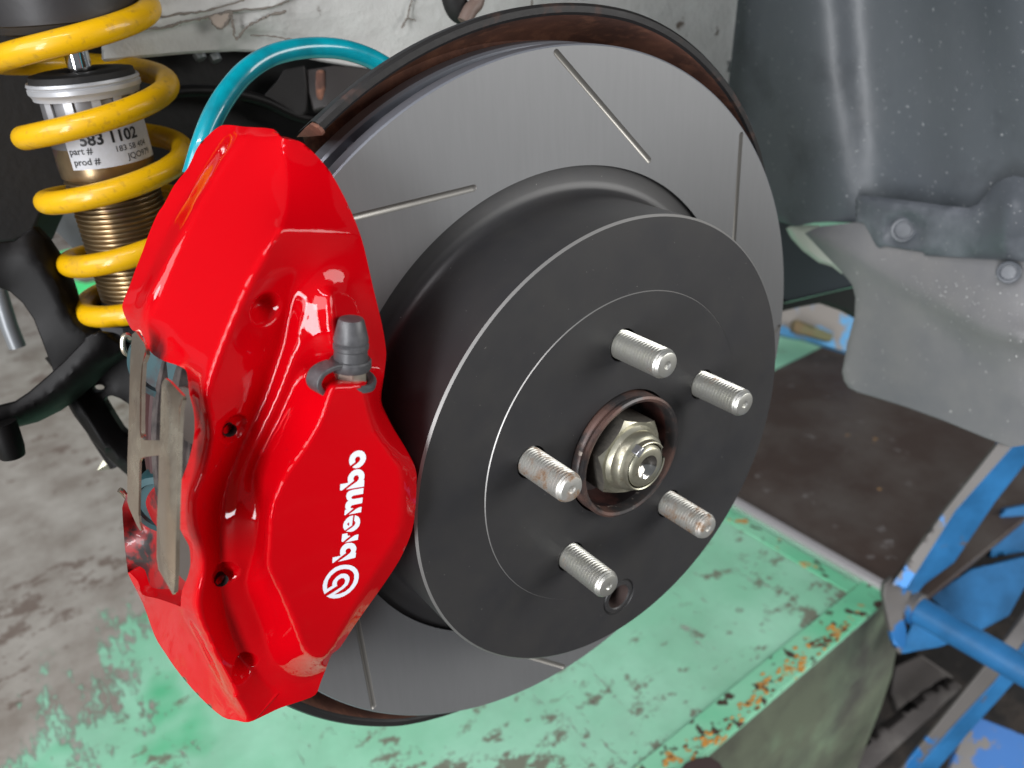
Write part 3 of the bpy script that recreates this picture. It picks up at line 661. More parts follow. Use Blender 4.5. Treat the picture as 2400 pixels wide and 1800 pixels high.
for L in ([(311,741),(318,752),(319,765),(312,782),(309,834),(308,900),(308,935),(310,940)], [(396,856),(397,862),(392,880),(389,930),(387,1000),(384,1071),(382,1165),(381,1240),(378,1278)]):
    P_ = [pt(u-3, v, ('R', 186)) for u, v in L]; Q_ = [p - np.array([0, p[1], p[2]])/186*1.0 + np.array([.35, 0, 0]) for p in P_]
    n = len(P_); mesh('folded_edge', P_+Q_+[q + np.array([.4, 0, 0]) for q in Q_]+[p + np.array([.4, 0, 0]) for p in P_],
        [[i, i+1, n+i+1, n+i] for i in range(n-1)]+[[2*n+i, 2*n+i+1, 3*n+i+1, 3*n+i] for i in range(n-1)]+[[i, i+1, 3*n+i+1, 3*n+i] for i in range(n-1)]+[[n+i, n+i+1, 2*n+i+1, 2*n+i] for i in range(n-1)], steel, spg)
eye = [pt(u, v, -84) for u, v in ((284,731),(276,724),(268,727),(265,738),(266,752),(271,762),(281,767))]
mesh('wire_eyelet', *tube(catmull(eye, 5), 1.0, 10), steel, spg)
mesh('wire_end', *tube(catmull([pt(u, v, -86) for u, v in ((258,1058),(264,1062),(270,1070),(277,1076))], 4), 1.1, 10), steel, spg)
# ================================================================ FLOOR, PLATFORM, PIT
ZP = -450
XE = lambda y: -113.7 + (490 - y)*.035          # front edge of the platform
def flat(name, poly, z, mat, th=0, parent=None, **kw):
    n = len(poly); V = [(x, y, z) for x, y in poly]
    if not th: return mesh(name, V, [list(range(n))], mat, parent, fix=False, **kw)
    V += [(x, y, z-th) for x, y in poly]
    return mesh(name, V, [list(range(n)), list(range(2*n-1, n-1, -1))] + [[n+i, n+(i+1) % n, (i+1) % n, i] for i in range(n)], mat, parent, **kw)
flat('workshop_floor', [(-6000, -5000), (5000, -5000), (5000, 6000), (-6000, 6000)], -900, pitm, kind='structure')
flat('lift_platform', [(-5200, -3000), (XE(-3000), -3000), (XE(490), 490), (-520, 490), (-520, 5000), (-5200, 5000)], ZP, platm, 6, kind='structure')
ps = thing('side_skirt', (-110, 200, -560), 'worn dark green steel side of the lift platform below its rusty edge', 'platform side')
A0 = np.array([XE(-900)-3, -900, ZP-6]); A1 = np.array([XE(487)-3, 487, ZP-6]); SR = []
for (u, v), xx, zl in (((1938, 1398), -107, -60), ((1926, 1460), -106, -100), ((1904, 1525), -108, -150), ((1840, 1690), -116, -260)):
    e = pt(u, v, xx); SR.append(e)
Vs = [A0, A1]; prev = 0; Fs = []
for e in SR: Vs += [np.array([e[0]-6, -900, e[2]]), e]
for k in range(len(SR)): Fs.append([2*k, 2*k+1, 2*k+3, 2*k+2])
mesh('side_sheet', Vs, Fs, grn_side, ps, ang=60, fix=False)
mesh('end_sheet', [A1, (-500, 487, ZP-6), (-500, 470, ZP-160), SR[2], SR[1], SR[0]], [[0, 1, 2, 3, 4, 5]], grn_side, ps, fix=False)
es = thing('platform_edge_strip', (-125, 100, ZP), 'flaking green edge strip with orange rust along the front of the platform', 'edge strip')
flat('strip_plate', [(XE(-900)+.5, -900), (XE(492)+.5, 492), (XE(492)-31, 492), (XE(-900)-31, -900)], ZP+1.8, edgem, 5, es, bevel=.5)
# lumpy weld bead and lifted paint flakes on the strip
Vb = []; Fb = []
for k in range(190):
    y = rng.uniform(20, 430); x = XE(y) - abs(rng.normal(9, 6)); s = rng.uniform(.8, 2.8); a = rng.uniform(0, 6.3)
    c = np.array([x, y, ZP+2.0]); n = len(Vb); m = 5
    for q in range(m):
        t = a + 6.283*q/m; Vb.append(c + [s*math.cos(t)*rng.uniform(.6, 1.2), s*1.5*math.sin(t), rng.uniform(.1, .5)])
    Vb.append(c + [0, 0, rng.uniform(.7, 1.5)]); Fb += [[n+q, n+(q+1) % m, n+m] for q in range(m)]
mesh('paint_flakes', Vb, Fb, M('orange_rust_flake', (.55, .26, .05), .7, layers=[((.12, .05, .02), 60, .52, .03, 3)]), es, kind='stuff', fix=False, ang=20)
es2 = thing('platform_edge_strip', (-300, 480, ZP), 'green painted edge strip beside the polished bar, with a fine brown crack', 'edge strip')
flat('strip_plate', [(XE(492)-32, 463), (XE(492)-32, 482), (-519, 482), (-519, 463)], ZP+1.5, edgem, 4, es2, bevel=.5)
brd = thing('cover_plate', (-300, 900, ZP), 'oily dark brown flat plate with pale stains behind the polished bar', 'plate')
flat('plate_sheet', [(-520, 503), (-88, 503), (-88, 2600), (-520, 2600)], ZP+1, brownm, 8, brd, bevel=.6)
bar = thing('pivot_bar', (-300, 495, ZP), 'polished steel bar lying between the green platform and brown plate', 'bar')
mesh('bar_rod', *tube([(-530, 496, ZP+3), (-96, 496, ZP+3)], 7.0, 24), pipe, bar)
mesh('bar_channel', *box((-312, 487, ZP-6), 410, 6, 6), darksteel, bar)
rb = slab('rubber_block', [(1462,1672,('Z',-444)),(1478,1650,('Z',-444)),(1505,1636,('Z',-444)),(1535,1633,('Z',-444)),(1556,1648,('Z',-444)),(1572,1680,('Z',-444))], 6, M('brown_rubber', (.05, .03, .028), .7), dirv=(0, 0, -1), bevel=1)
finish(rb, 'dark brown rounded block on the platform edge at the bottom of the picture', 'block')
# ================================================================ BLUE STAND
D = lambda v: ('D', v)
bs = thing('blue_stand', pt(1985, 1318, D(870)), 'chipped blue steel stand with a thick round tube and angled strut, right of the platform', 'stand')
c0 = pt(1968, 1309, D(880)); c1 = c0 + np.array([420, 0, 0])
mesh('round_tube', *tube([c0, c0+[60, 0, 0], c0+[120, 0, 0], c1], 14.2, 40), bluem, bs)
mesh('tube_collar', *tube([c0+[-1, 0, 0], c0+[9, 0, 0]], 17.5, 32), blueworn, bs, bevel=1)
slab('end_gusset', [(1908,1285,D(872)),(1911,1262,D(872)),(1928,1248,D(872)),(1948,1252,D(872)),(1972,1275,D(868)),(1962,1300,D(868)),(1952,1330,D(868)),(1960,1362,D(868)),(1958,1392,D(868)),(1946,1416,D(868)),(1930,1390,D(870)),(1918,1340,D(872))], 9, blueworn, bs, bevel=1.2)
slab('strut_flange', [(1926,1264,D(868)),(2046,1098,D(842)),(2163,950,D(815)),(2212,890,D(805)),(2240,905,D(803)),(2186,965,D(811)),(2063,1103,D(838)),(1958,1270,D(862))], 5, blueworn, bs, bevel=.8)
slab('strut_web', [(1958,1270,D(864)),(2063,1103,D(840)),(2186,965,D(813)),(2260,880,D(800)),(2260,960,D(812)),(2212,1006,D(822)),(2150,1085,D(838)),(2062,1215,D(862)),(1998,1262,D(872)),(1975,1290,D(874))], 5, bluem, bs, bevel=.8)
slab('base_gusset', [(1975,1340,D(895)),(1960,1375,D(895)),(1948,1412,D(895)),(2030,1398,D(905)),(2080,1380,D(905)),(2040,1330,D(900))], 6, bluem, bs, bevel=.8)
slab('side_plate', [(2010,1290,D(960)),(2100,1230,D(960)),(2230,1200,D(960)),(2230,1240,D(960)),(2180,1330,D(960)),(2120,1362,D(960)),(2060,1340,D(960))], 6, bluem, bs, bevel=.8)
slab('upright_channel', [(2150,1130,D(1000)),(2175,1100,D(1000)),(2225,1090,D(1000)),(2225,1190,D(1000)),(2140,1205,D(1000))], 10, bluem, bs, bevel=.8)
slab('lower_brace_flange', [(2240,1290,D(880)),(2200,1345,D(890)),(2120,1450,D(905)),(2030,1560,D(925)),(1925,1690,D(945)),(1955,1690,D(943)),(2052,1575,D(923)),(2150,1470,D(903)),(2240,1350,D(880))], 5, blueworn, bs, bevel=.8)
slab('lower_brace_web', [(2240,1352,D(882)),(2150,1472,D(905)),(2052,1577,D(925)),(1955,1692,D(945)),(2000,1692,D(958)),(2105,1570,D(930)),(2190,1475,D(912)),(2240,1420,D(890))], 5, bluem, bs, bevel=.8)
slab('foot_plate', [(2100,1545,D(1010)),(2240,1600,D(1000)),(2240,1700,D(1000)),(2040,1700,D(1010)),(2060,1640,D(1010))], 6, M('scraped_blue_paint', (.05, .16, .42), .5, layers=[((.19, .18, .17), 18, .52, .02, 6)], bump=(200, .1, 3)), bs, bevel=.8)
gb = thing('pit_beam', pt(1950, 1580, D(1120)), 'dark grimy steel beam lying diagonally under the blue stand', 'beam')
slab('beam_top', [(1780,1690,D(1120)),(1900,1590,D(1120)),(2000,1510,D(1120)),(2062,1470,D(1120)),(2080,1484,D(1115)),(1990,1570,D(1110)),(1860,1690,D(1110))], 20, darksteel, gb, bevel=2)
gb2 = thing('pit_beam', pt(1960, 1500, D(1200)), 'short rusty brown beam end in the dark pit beside the platform side', 'beam')
slab('beam_end', [(1935,1440,D(1200)),(1990,1415,D(1200)),(2060,1462,D(1200)),(2040,1500,D(1200)),(1950,1560,D(1200)),(1925,1500,D(1200))], 30, darksteel, gb2, bevel=2)
gb3 = thing('pit_channel', pt(2150, 1270, D(1010)), 'dark steel channel crossing behind the blue strut', 'channel')
slab('channel_web', [(2000,1300,D(985)),(2030,1265,D(985)),(2120,1230,D(985)),(2240,1190,D(985)),(2240,1212,D(985)),(2120,1256,D(985)),(2030,1300,D(985))], 8, darksteel, gb3, bevel=1)
slab('channel_flange', [(1975,1300,D(975)),(1995,1268,D(975)),(2040,1235,D(985)),(2235,1100,D(1010)),(2240,1112,D(1010)),(2050,1256,D(985)),(2010,1300,D(975))], 8, darksteel, gb3, bevel=1)
# far machine behind the platform
fm = thing('blue_machine_base', pt(1770, 710, D(1350)), 'chipped pale blue machine base between the rotor and the mudflap', 'machine')
slab('machine_panel', [(1680,668,D(1350)),(1783,648,D(1350)),(1865,683,D(1350)),(1860,770,D(1340)),(1750,735,D(1340)),(1680,722,D(1340))], 30, M('flaked_pale_blue', (.10, .33, .60), .5, layers=[((.25, .23, .21), 9, .50, .02, 5), ((.15, .07, .045), 7, .62, .03, 4)]), fm)
slab('rusty_foot', [(1716,698,D(1320)),(1722,690,D(1320)),(1800,722,D(1320)),(1795,738,D(1320)),(1716,716,D(1320))], 20, M('ochre_rust', (.17, .10, .05), .7, layers=[((.13, .13, .06), 20, .5, .1, 4)]), fm)
# ================================================================ WHEEL-ARCH LINER, MUDFLAP
Yv = lambda v: ('Y', v)
ln = thing('arch_liner', pt(1900, 250, Yv(330)), 'dark grey plastic wheel arch liner with vertical folds and dust specks', 'liner')
LO = [(1420,-260,Yv(345)),(1432,20,Yv(345)),(1452,60,Yv(345)),(1470,150,Yv(345)),(1520,300,Yv(345)),(1600,440,Yv(345)),(1690,478,Yv(338)),(1722,488,Yv(332)),(1760,480,Yv(330)),(1792,478,Yv(330)),(1860,480,Yv(336)),(2000,560,Yv(336)),(2260,600,Yv(330)),(2260,-260,Yv(318))]
LF = [[(1560,-240,Yv(338)),(1590,100,Yv(342)),(1600,250,Yv(344)),(1630,440,Yv(342))],
      [(1700,-240,Yv(326)),(1735,120,Yv(326)),(1760,300,Yv(327)),(1775,470,Yv(328))],
      [(1760,-240,Yv(325)),(1800,120,Yv(325)),(1820,300,Yv(326)),(1835,470,Yv(329))],
      [(1830,-240,Yv(343)),(1855,150,Yv(344)),(1870,300,Yv(343)),(1890,470,Yv(341))],
      [(1960,-240,Yv(347)),(1980,150,Yv(347)),(1990,350,Yv(344)),(2000,500,Yv(340))],
      [(2040,-240,Yv(336)),(2070,120,Yv(336)),(2090,250,Yv(334)),(2110,420,Yv(332))],
      [(2132,-240,Yv(330)),(2136,0,Yv(330)),(2160,110,Yv(330)),(2180,200,Yv(330)),(2205,320,Yv(330)),(2225,480,Yv(330))],
      [(2140,-240,Yv(322)),(2144,0,Yv(322)),(2168,110,Yv(322)),(2188,200,Yv(322)),(2213,320,Yv(322)),(2233,480,Yv(322))]]
slab('liner_sheet', LO, 3, liner, ln, feats=LF, res=12, smooth=26)
slab('liner_tab', [(1462,120,Yv(340)),(1462,60,Yv(340)),(1475,38,Yv(340)),(1500,32,Yv(340)),(1530,38,Yv(340)),(1546,60,Yv(340)),(1548,150,Yv(340)),(1500,170,Yv(340))], 4, liner, ln, bevel=.8)
def clip(parent, u, v, y, rr, name='push_clip'):
    c = pt(u, v, Yv(y)); ax = (CAM - c); ax /= np.linalg.norm(ax); ax = np.array([.35, -1, .25]); ax /= np.linalg.norm(ax)
    mesh(name, *lathe([(-2, rr), (.6, rr), (1.2, rr*.92), (.9, rr*.75), (.3, rr*.70), (.4, rr*.62), (1.1, rr*.58), (1.2, .05)], 40, c, ax), trimm, parent)
clip(ln, 1503, 88, 338, 7.5)
mesh('cable_tie_hook', *tube(catmull([pt(u, v, Yv(336)) for u, v in ((1402, 44), (1418, 30), (1440, 24), (1462, 34), (1474, 60), (1476, 90))], 5), 3.2, 12), blackmatte, ln)
tr = thing('trim_strip', pt(2000, 490, Yv(318)), 'dark plastic trim strip with a round clip fixed above the mudflap', 'trim')
TO = [(1853,424,Yv(318)),(1861,421,Yv(318)),(1960,432,Yv(318)),(2050,444,Yv(316)),(2095,448,Yv(314)),(2118,438,Yv(312)),(2140,412,Yv(310)),(2162,388,Yv(308)),(2189,378,Yv(306)),(2260,392,Yv(304)),(2260,566,Yv(312)),(2191,561,Yv(314)),(2004,551,Yv(318)),(1999,543,Yv(318)),(1960,538,Yv(318)),(1914,530,Yv(318)),(1905,535,Yv(318)),(1897,529,Yv(318)),(1882,500,Yv(318)),(1870,480,Yv(318)),(1854,478,Yv(318))]
TF = [[(1866,432,Yv(314)),(1960,442,Yv(314)),(2050,454,Yv(312)),(2095,460,Yv(310)),(2120,452,Yv(308)),(2150,430,Yv(306)),(2190,412,Yv(303)),(2250,420,Yv(301))],
      [(1914,526,Yv(318)),(1917,500,Yv(319)),(1928,478,Yv(319)),(1952,468,Yv(319)),(1976,474,Yv(319)),(1988,490,Yv(319)),(1996,540,Yv(318))],
      [(1906,526,Yv(314)),(1909,498,Yv(314)),(1922,471,Yv(314)),(1952,460,Yv(314)),(1982,467,Yv(314)),(1997,486,Yv(314)),(2006,546,Yv(314))],
      [(2140,440,Yv(308)),(2120,500,Yv(309)),(2115,550,Yv(311))], [(2180,440,Yv(300)),(2170,500,Yv(302)),(2175,552,Yv(308))]]
slab('trim_sheet', TO, 4, trimm, tr, feats=TF, res=9, smooth=3, bevel=.5)
clip(tr, 1952, 497, 317, 8.2)
mf = thing('mudflap', pt(1980, 760, Yv(324)), 'dusty grey rubber mudflap hanging beside the rotor under the trim strip', 'mudflap')
FO = [(1742,502,Yv(326)),(1760,493,Yv(326)),(1777,488,Yv(326)),(1870,478,Yv(326)),(2000,520,Yv(326)),(2260,540,Yv(322)),(2260,955,Yv(322)),(2212,962,Yv(322)),(2185,966,Yv(322)),(2162,957,Yv(322)),(2130,945,Yv(323)),(2040,908,Yv(324)),(1960,879,Yv(325)),(1890,857,Yv(326)),(1858,848,Yv(326)),(1838,838,Yv(326)),(1827,822,Yv(326)),(1823,802,Yv(326)),(1835,738,Yv(326)),(1850,682,Yv(326)),(1852,642,Yv(326)),(1846,617,Yv(326)),(1836,602,Yv(326)),(1806,569,Yv(326)),(1770,532,Yv(326))]
FF = [[(1752,506,Yv(324)),(1800,540,Yv(323)),(1847,573,Yv(322)),(1900,606,Yv(321)),(1946,632,Yv(320)),(1990,655,Yv(319)),(2034,677,Yv(318)),(2080,706,Yv(316)),(2140,734,Yv(313)),(2240,752,Yv(310))],
      [(1760,502,Yv(318)),(1805,532,Yv(317)),(1852,562,Yv(316)),(1905,594,Yv(315)),(1950,620,Yv(314)),(1994,642,Yv(313)),(2040,664,Yv(311)),(2086,694,Yv(308)),(2145,722,Yv(304)),(2240,738,Yv(300))],
      [(2000,690,Yv(322)),(2060,740,Yv(322)),(2120,790,Yv(320)),(2190,840,Yv(318)),(2240,870,Yv(318))]]
slab('flap_sheet', FO, 3.5, flapm, mf, feats=FF, res=11, smooth=5, bevel=.5)
clip(mf, 2179, 588, 312, 6.8)
Vb = []; Fb = []
for k in range(150):
    t = rng.random()**.7; u = 1940 + 280*t; v_ = 612 + 80*t + rng.normal(0, 34)*(.3+t); c = pt(u, v_, Yv(302)) ; s = .12 + .4*rng.random()**3; n = len(Vb)
    for q in range(5): a = 6.283*q/5; Vb.append(c + [s*math.cos(a), 0, s*math.sin(a)])
    Vb.append(c + [0, -s*.8, 0]); Fb += [[n+q, n+(q+1) % 5, n+5] for q in range(5)]
mesh('dust_specks', Vb, Fb, M('pale_speck', (.6, .6, .58), .4), mf, kind='stuff', fix=False)
lip = slab('bumper_lip', [(1705,488,Yv(345)),(1722,515,Yv(345)),(1742,537,Yv(345)),(1777,563,Yv(345)),(1808,573,Yv(345)),(1830,590,Yv(345)),(1800,520,Yv(345)),(1770,485,Yv(345))], 10, creamy, bevel=1)
finish(lip, 'cream white painted bumper lip peeking out between liner and mudflap', 'bumper lip')
ub = thing('underbody_beam', pt(1770, 600, Yv(420)), 'black underbody cross beam behind the lower right of the rotor', 'beam')
slab('beam_face', [(1660,466,Yv(400)),(1720,486,Yv(400)),(1800,560,Yv(400)),(1870,600,Yv(400)),(1870,612,Yv(400)),(1700,652,Yv(400)),(1640,660,Yv(400))], 20, M('beam_black', (.028, .033, .042), .5, bump=(60, .3, 3)), ub, bevel=1)
slab('beam_underside', [(1640,662,Yv(395)),(1700,654,Yv(395)),(1870,614,Yv(395)),(1870,690,Yv(395)),(1830,668,Yv(395)),(1783,652,Yv(395)),(1740,660,Yv(395)),(1690,672,Yv(395)),(1640,700,Yv(395))], 16, blackmatte, ub, bevel=1)
# ================================================================ INNER WHEEL HOUSE
ih = thing('inner_arch_panel', pt(600, 40, -235), 'pale grey undercoated inner arch panel with wrinkled sealer above the brake hose', 'body panel')
IO = [(215,-60,-238),(220,128,-240),(276,122,-240),(401,111,-240),(501,106,-240),(601,109,-240),(690,128,-240),(790,147,-240),(900,165,-238),(1200,185,-230),(1570,215,-215),(1600,-60,-205)]
IF = [[(225,70,-236),(276,66,-236),(364,57,-236),(396,47,-236),(451,37,-235),(496,25,-235),(589,14,-234),(640,-10,-233)],
      [(225,62,-231),(276,58,-231),(364,49,-231),(396,40,-231),(451,30,-230),(496,18,-230),(580,6,-230),(630,-20,-229)],
      [(225,36,-233),(300,34,-234),(380,30,-234),(450,20,-234),(520,2,-233)],[(225,30,-229),(300,28,-229),(380,24,-229),(450,14,-229),(510,-4,-229)],
      [(450,38,-235),(462,60,-236),(476,50,-233),(496,32,-232),(508,80,-236),(524,64,-232),(560,40,-231),(620,30,-232),(720,34,-232),(830,55,-231),(930,88,-230)],
      [(508,80,-238),(560,76,-238),(650,88,-238),(760,104,-238),(860,130,-236)]]
slab('panel_sheet', IO, 3, bodygrey, ih, feats=IF, res=8, smooth=3)
crease_shade = M('brown_crease_shade', (.20, .175, .15), .85)  # dark tubes paint the shadow lines along sealer edges and creases
for L, xx, wd in (([(215,70),(276,67),(364,57),(396,47),(451,37),(496,25),(589,14),(650,-14)], -229.5, .55), ([(215,38),(300,36),(380,32),(450,22),(525,0),(560,-14)], -227, .45), ([(451,37),(462,55),(476,62),(488,52),(498,28)], -229, .5),
                 ([(500,26),(503,50),(508,82),(516,80),(528,64),(545,52),(575,36),(620,24)], -229, .6), ([(540,76),(600,80),(650,90),(720,101),(800,118)], -232, .45), ([(892,-10),(884,20),(880,38),(868,60)], -226, .5), ([(880,38),(898,44)], -226, .4), ([(1150,-6),(1148,12)], -215, .5)):
    pth = catmull([pt(u, v, xx) for u, v in L], 8)
    mesh('shade_crease', *tube([p + rng.normal(0, .25, 3) for p in pth], [wd*rng.uniform(.5, 1.5) for p in pth], 7), crease_shade, ih)
slab('sealer_flap', [(205,-60,-230),(205,69,-230),(276,66,-230),(364,56,-230),(396,46,-230),(451,36,-230),(496,24,-230),(589,13,-229),(660,-20,-228),(690,-60,-227)], 3, bodygrey, ih, res=9, feats=[[(215,52,-228),(300,49,-227.5),(390,36,-227.5),(460,22,-227)],[(215,20,-229.5),(350,18,-229),(470,-2,-228)]])
slab('sealer_tab', [(449,36,-229),(464,56,-229),(476,61,-228),(490,50,-229),(499,30,-229),(498,22,-229)], 2.5, M('tan_sealer', (.36, .30, .25), .7, bump=(120, .5, 3)), ih, res=8, bevel=.5)
hk = thing('cable_clip_hook', pt(1000, 20, -150), 'black plastic clip holding a brown tube above the top of the dust shield', 'clip')
mesh('hook_body', *tube(catmull([pt(975, -40, -160), pt(980, -5, -160), pt(990, 20, -160), pt(1004, 30, -160)], 5), 6.0, 14), blackmatte, hk)
mesh('brown_tube', *tube(catmull([pt(1034, -30, -152), pt(1030, 5, -152), pt(1016, 22, -152), pt(1003, 48, -152)], 5), 3.6, 14), M('brown_tube_skin', (.17, .12, .10), .5), hk)
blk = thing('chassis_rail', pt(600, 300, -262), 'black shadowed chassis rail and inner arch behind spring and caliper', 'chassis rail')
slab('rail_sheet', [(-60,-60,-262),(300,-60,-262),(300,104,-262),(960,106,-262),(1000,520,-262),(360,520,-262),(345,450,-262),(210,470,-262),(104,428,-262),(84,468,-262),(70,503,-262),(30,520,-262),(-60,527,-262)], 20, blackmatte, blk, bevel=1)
mesh('handbrake_cable', *tube(catmull([pt(u, v, -246) for u, v in ((330,212),(370,200),(430,196),(500,201),(570,218),(640,250),(700,262))], 8), 3.0, 14), blackgloss, blk)
slab('bracket_plate', [(560,215,-245),(600,170,-245),(612,148,-245),(658,140,-243),(664,190,-243),(662,240,-243),(652,253,-243),(640,250,-243)], 5, M('bracket_black', (.018, .017, .017), .5, .3, bump=(200, .1, 3)), blk, bevel=1)
slab('rusty_bolt_lug', [(684,150,-240),(700,150,-240),(702,190,-240),(696,216,-240),(684,212,-240),(680,180,-240)], 5, shieldrust, blk, bevel=1)
slab('knuckle_web', [(655,150,-246),(720,140,-240),(860,150,-236),(900,300,-225),(700,360,-225),(690,300,-232),(705,230,-238),(676,240,-243)], 8, M('web_brown_black', (.024, .020, .019), .6, bump=(150, .2, 3)), blk, bevel=1)
for u, v in ((428, 115), (461, 119)):
    mesh('bolt_head', *lathe([(0, 3.2), (3.5, 3.0), (3.8, .05)], 6, pt(u, v, -246), axis=(.6, .2, -1)), M('dull_bolt', (.25, .27, .27), .4, .7), blk, bevel=.3)
# ================================================================ COILOVER
SX, SY = -220, -126
co = thing('coilover_strut', (SX, SY, 40), 'coilover damper with gold threaded body, silver part-number label and chrome rod inside the yellow spring', 'shock absorber')
def L3(prof, mat, name, n=72, ang=35, **kw): return mesh(name, *lathe(prof, n, (SX, SY, 0), (0, 0, 1), up=(1, 0, 0)), mat, co, ang=ang, **kw)
L3([(150, 5.2), (182, 5.2)], chrome, 'piston_rod')
L3([(151.5, 5.4), (153.0, 7.5), (153.2, 19), (152.6, 22), (150.0, 22.6), (149.5, 18)], blackmatte, 'rubber_cap')
L3([(150.0, 21), (150.0, 23.6), (148.8, 24.0), (148.0, 23.4), (147.4, 24.0), (145.6, 24.0), (144.6, 23.2), (143.8, 22.8), (142.6, 22.6), (142.2, 20)], silver, 'collar_ring')
L3([(142.6, 20.4), (122.0, 21.0)], M('sleeve_grey', (.22, .22, .23), .4, .6), 'upper_sleeve'); L3([(122.0, 21.0), (112.0, 21.2), (108, 20.9)], gold, 'damper_body')
# open cage sleeve fingers under the collar
for a in (-62, -35, -4, 22, 48, 75):
    t0, t1 = a-5, a+5
    v_, f_ = lathe([(143, 21.8), (136 if a in (-35, 22) else 132, 21.9), (136 if a in (-35, 22) else 132, 20.8), (143, 20.8)], 4, (SX, SY, 0), (0, 0, 1), up=(1, 0, 0), closed=True, a0=t0, a1=t1)
    mesh('sleeve_finger', v_, f_, silver, co)
v_, f_ = lathe([(135.0, 22.0), (132, 22.0), (132, 20.8), (135.0, 20.8)], 30, (SX, SY, 0), (0, 0, 1), up=(1, 0, 0), closed=True, a0=-64, a1=78); mesh('sleeve_band', v_, f_, silver, co)
def labelarc(z0, z1, a0, a1): return lathe([(z1, 21.75), (z0, 21.75), (z0, 21.2), (z1, 21.2)], 40, (SX, SY, 0), (0, 0, 1), up=(1, 0, 0), closed=True, a0=a0, a1=a1)
mesh('label_sticker', *labelarc(113.5, 133.6, -52, 62), labelm, co, ang=60)
prof = [(112, 20.6)]; z = 110
while z > 47: prof += [(z, 20.2), (z-.35, 19.0), (z-1.0, 18.9), (z-1.7, 20.5), (z-2.1, 20.6)]; z -= 2.35
L3(prof, gold, 'threaded_body', ang=50)
L3([(47.5, 18), (46, 20), (41, 22), (38.5, 28)], blackmatte, 'spring_seat'); L3([(38.5, 28.4), (33, 28.4), (30, 26.5), (25, 25.5), (23, 18)], M('lock_ring_grey', (.16, .165, .18), .3, .6), 'lock_ring', n=9, ang=20)
L3([(24, 19), (-10, 19)], blackgloss, 'lower_body')
def text(body, size, bold, a_c, z_c, parent, mat):
    cu = bpy.data.curves.new('t', 'FONT'); cu.body = body; cu.size = size; cu.align_x = 'LEFT'; cu.offset = bold; cu.resolution_u = 3
    tmp = bpy.data.objects.new('t', cu); me = bpy.data.meshes.new_from_object(tmp)
    bm = bmesh.new(); bm.from_mesh(me); bmesh.ops.subdivide_edges(bm, edges=[e for e in bm.edges if e.calc_length() > 1.2], cuts=2, use_grid_fill=False)
    bmesh.ops.triangulate(bm, faces=bm.faces)
    V = []
    for v in bm.verts:
        t = math.radians(a_c) + v.co.x/21.9; V.append((SX + 21.9*math.cos(t), SY + 21.9*math.sin(t), z_c + v.co.y))
    Fc = [[v.index for v in f.verts] for f in bm.faces]; bm.free()
    bpy.data.objects.remove(tmp); bpy.data.curves.remove(cu); bpy.data.meshes.remove(me)
    return V, Fc
TX = [text('583 1102', 7.0, .2, -34, 124.0, co, ink), text('part #', 4.2, .06, -50, 120.4, co, ink), text('prod #', 4.2, .06, -48, 115.6, co, ink),
      text('183 58 404', 3.7, .0, 2, 119.6, co, ink), text('JQO979', 3.9, .0, 15, 115.4, co, ink)]
mesh('label_lettering', *join(*TX), ink, co, fix=False)
sp_ = thing('coil_spring', (SX, SY, 60), 'yellow powder-coated coil spring wound around the gold damper', 'spring')
path = []; rad = []
def hz(t):      # height of the wire centre over turns, t = 0 at the rear of the lowest turn
    return np.interp(t, [0, .25, .75, 1.25, 2.25, 3.25, 4.25, 5.6], [42, 43, 53, 68, 99, 128.5, 161.5, 205])
N_ = 560
for i in range(N_+1):
    t = 5.5*i/N_; a = math.radians(-180 + 360*t); R0 = 31.3 + 1.6*min(t, 3)/3
    path.append((SX + R0*math.cos(a), SY + 2.2 + R0*math.sin(a), hz(t)))
mesh('spring_wire', *tube(path, 5.35, 22), yellow, sp_, ang=60)
tm = thing('strut_top_mount', (SX, SY, 180), 'large black bump stop and strut top mount at the upper left corner', 'strut mount')
mesh('bump_stop', *lathe([(171, 8), (169.5, 22), (171, 27.5), (174, 29), (174.5, 30), (178, 30.5), (260, 34)], 64, (SX, SY, 0), (0, 0, 1), up=(1, 0, 0)), M('mount_black', (.02, .019, .02), .5, bump=(200, .1, 2)), tm)
# ================================================================ HOSE
HR = 4.3
hs = thing('brake_hose', pt(600, 110, -135), 'teal sleeved brake hose arching from behind the caliper to the shield', 'brake hose')
hp = catmull([pt(u, v, x) for u, v, x in ((418,380,-112),(438,312,-114),(461,252,-118),(492,200,-124),(530,156,-130),(578,124,-134),(632,108,-137),(690,103,-139),(745,108,-139),(800,126,-137),(850,156,-134),(900,200,-130))], 14)
mesh('hose_sleeve', *tube(hp, HR, 28), teal, hs, ang=60)
rb_ = []
for i in range(2, len(hp)-1):
    pass
# ================================================================ SUSPENSION ARMS (left)
ar = thing('trailing_arm', pt(150, 800, -215), 'glossy black pressed trailing arm with round and long slot holes, left of the spring plate', 'suspension arm')
AO = [(-60,528,-225),(30,520,-225),(72,488,-225),(98,515,-225),(120,548,-225),(144,590,-224),(158,630,-222),(166,664,-220),(186,676,-218),(230,690,-215),(300,720,-206),(320,800,-200),(320,1060,-196),(276,1028,-200),(240,996,-202),(206,960,-204),(180,925,-206),(160,898,-208),(138,860,-210),(110,830,-212),(114,802,-214),(95,750,-216),(72,690,-220),(48,655,-222),(20,630,-224),(-60,600,-226)]
hole1 = [(211+14*math.cos(t)*.97, 840+8*math.sin(t)-5*math.cos(t)*.5, -212) for t in [2*math.pi*k/20 for k in range(20)]]
slot = [(224,866,-208),(228,858,-208),(241,855,-207),(258,861,-206),(279,874,-205),(281,946,-201),(262,928,-203),(246,903,-205)]
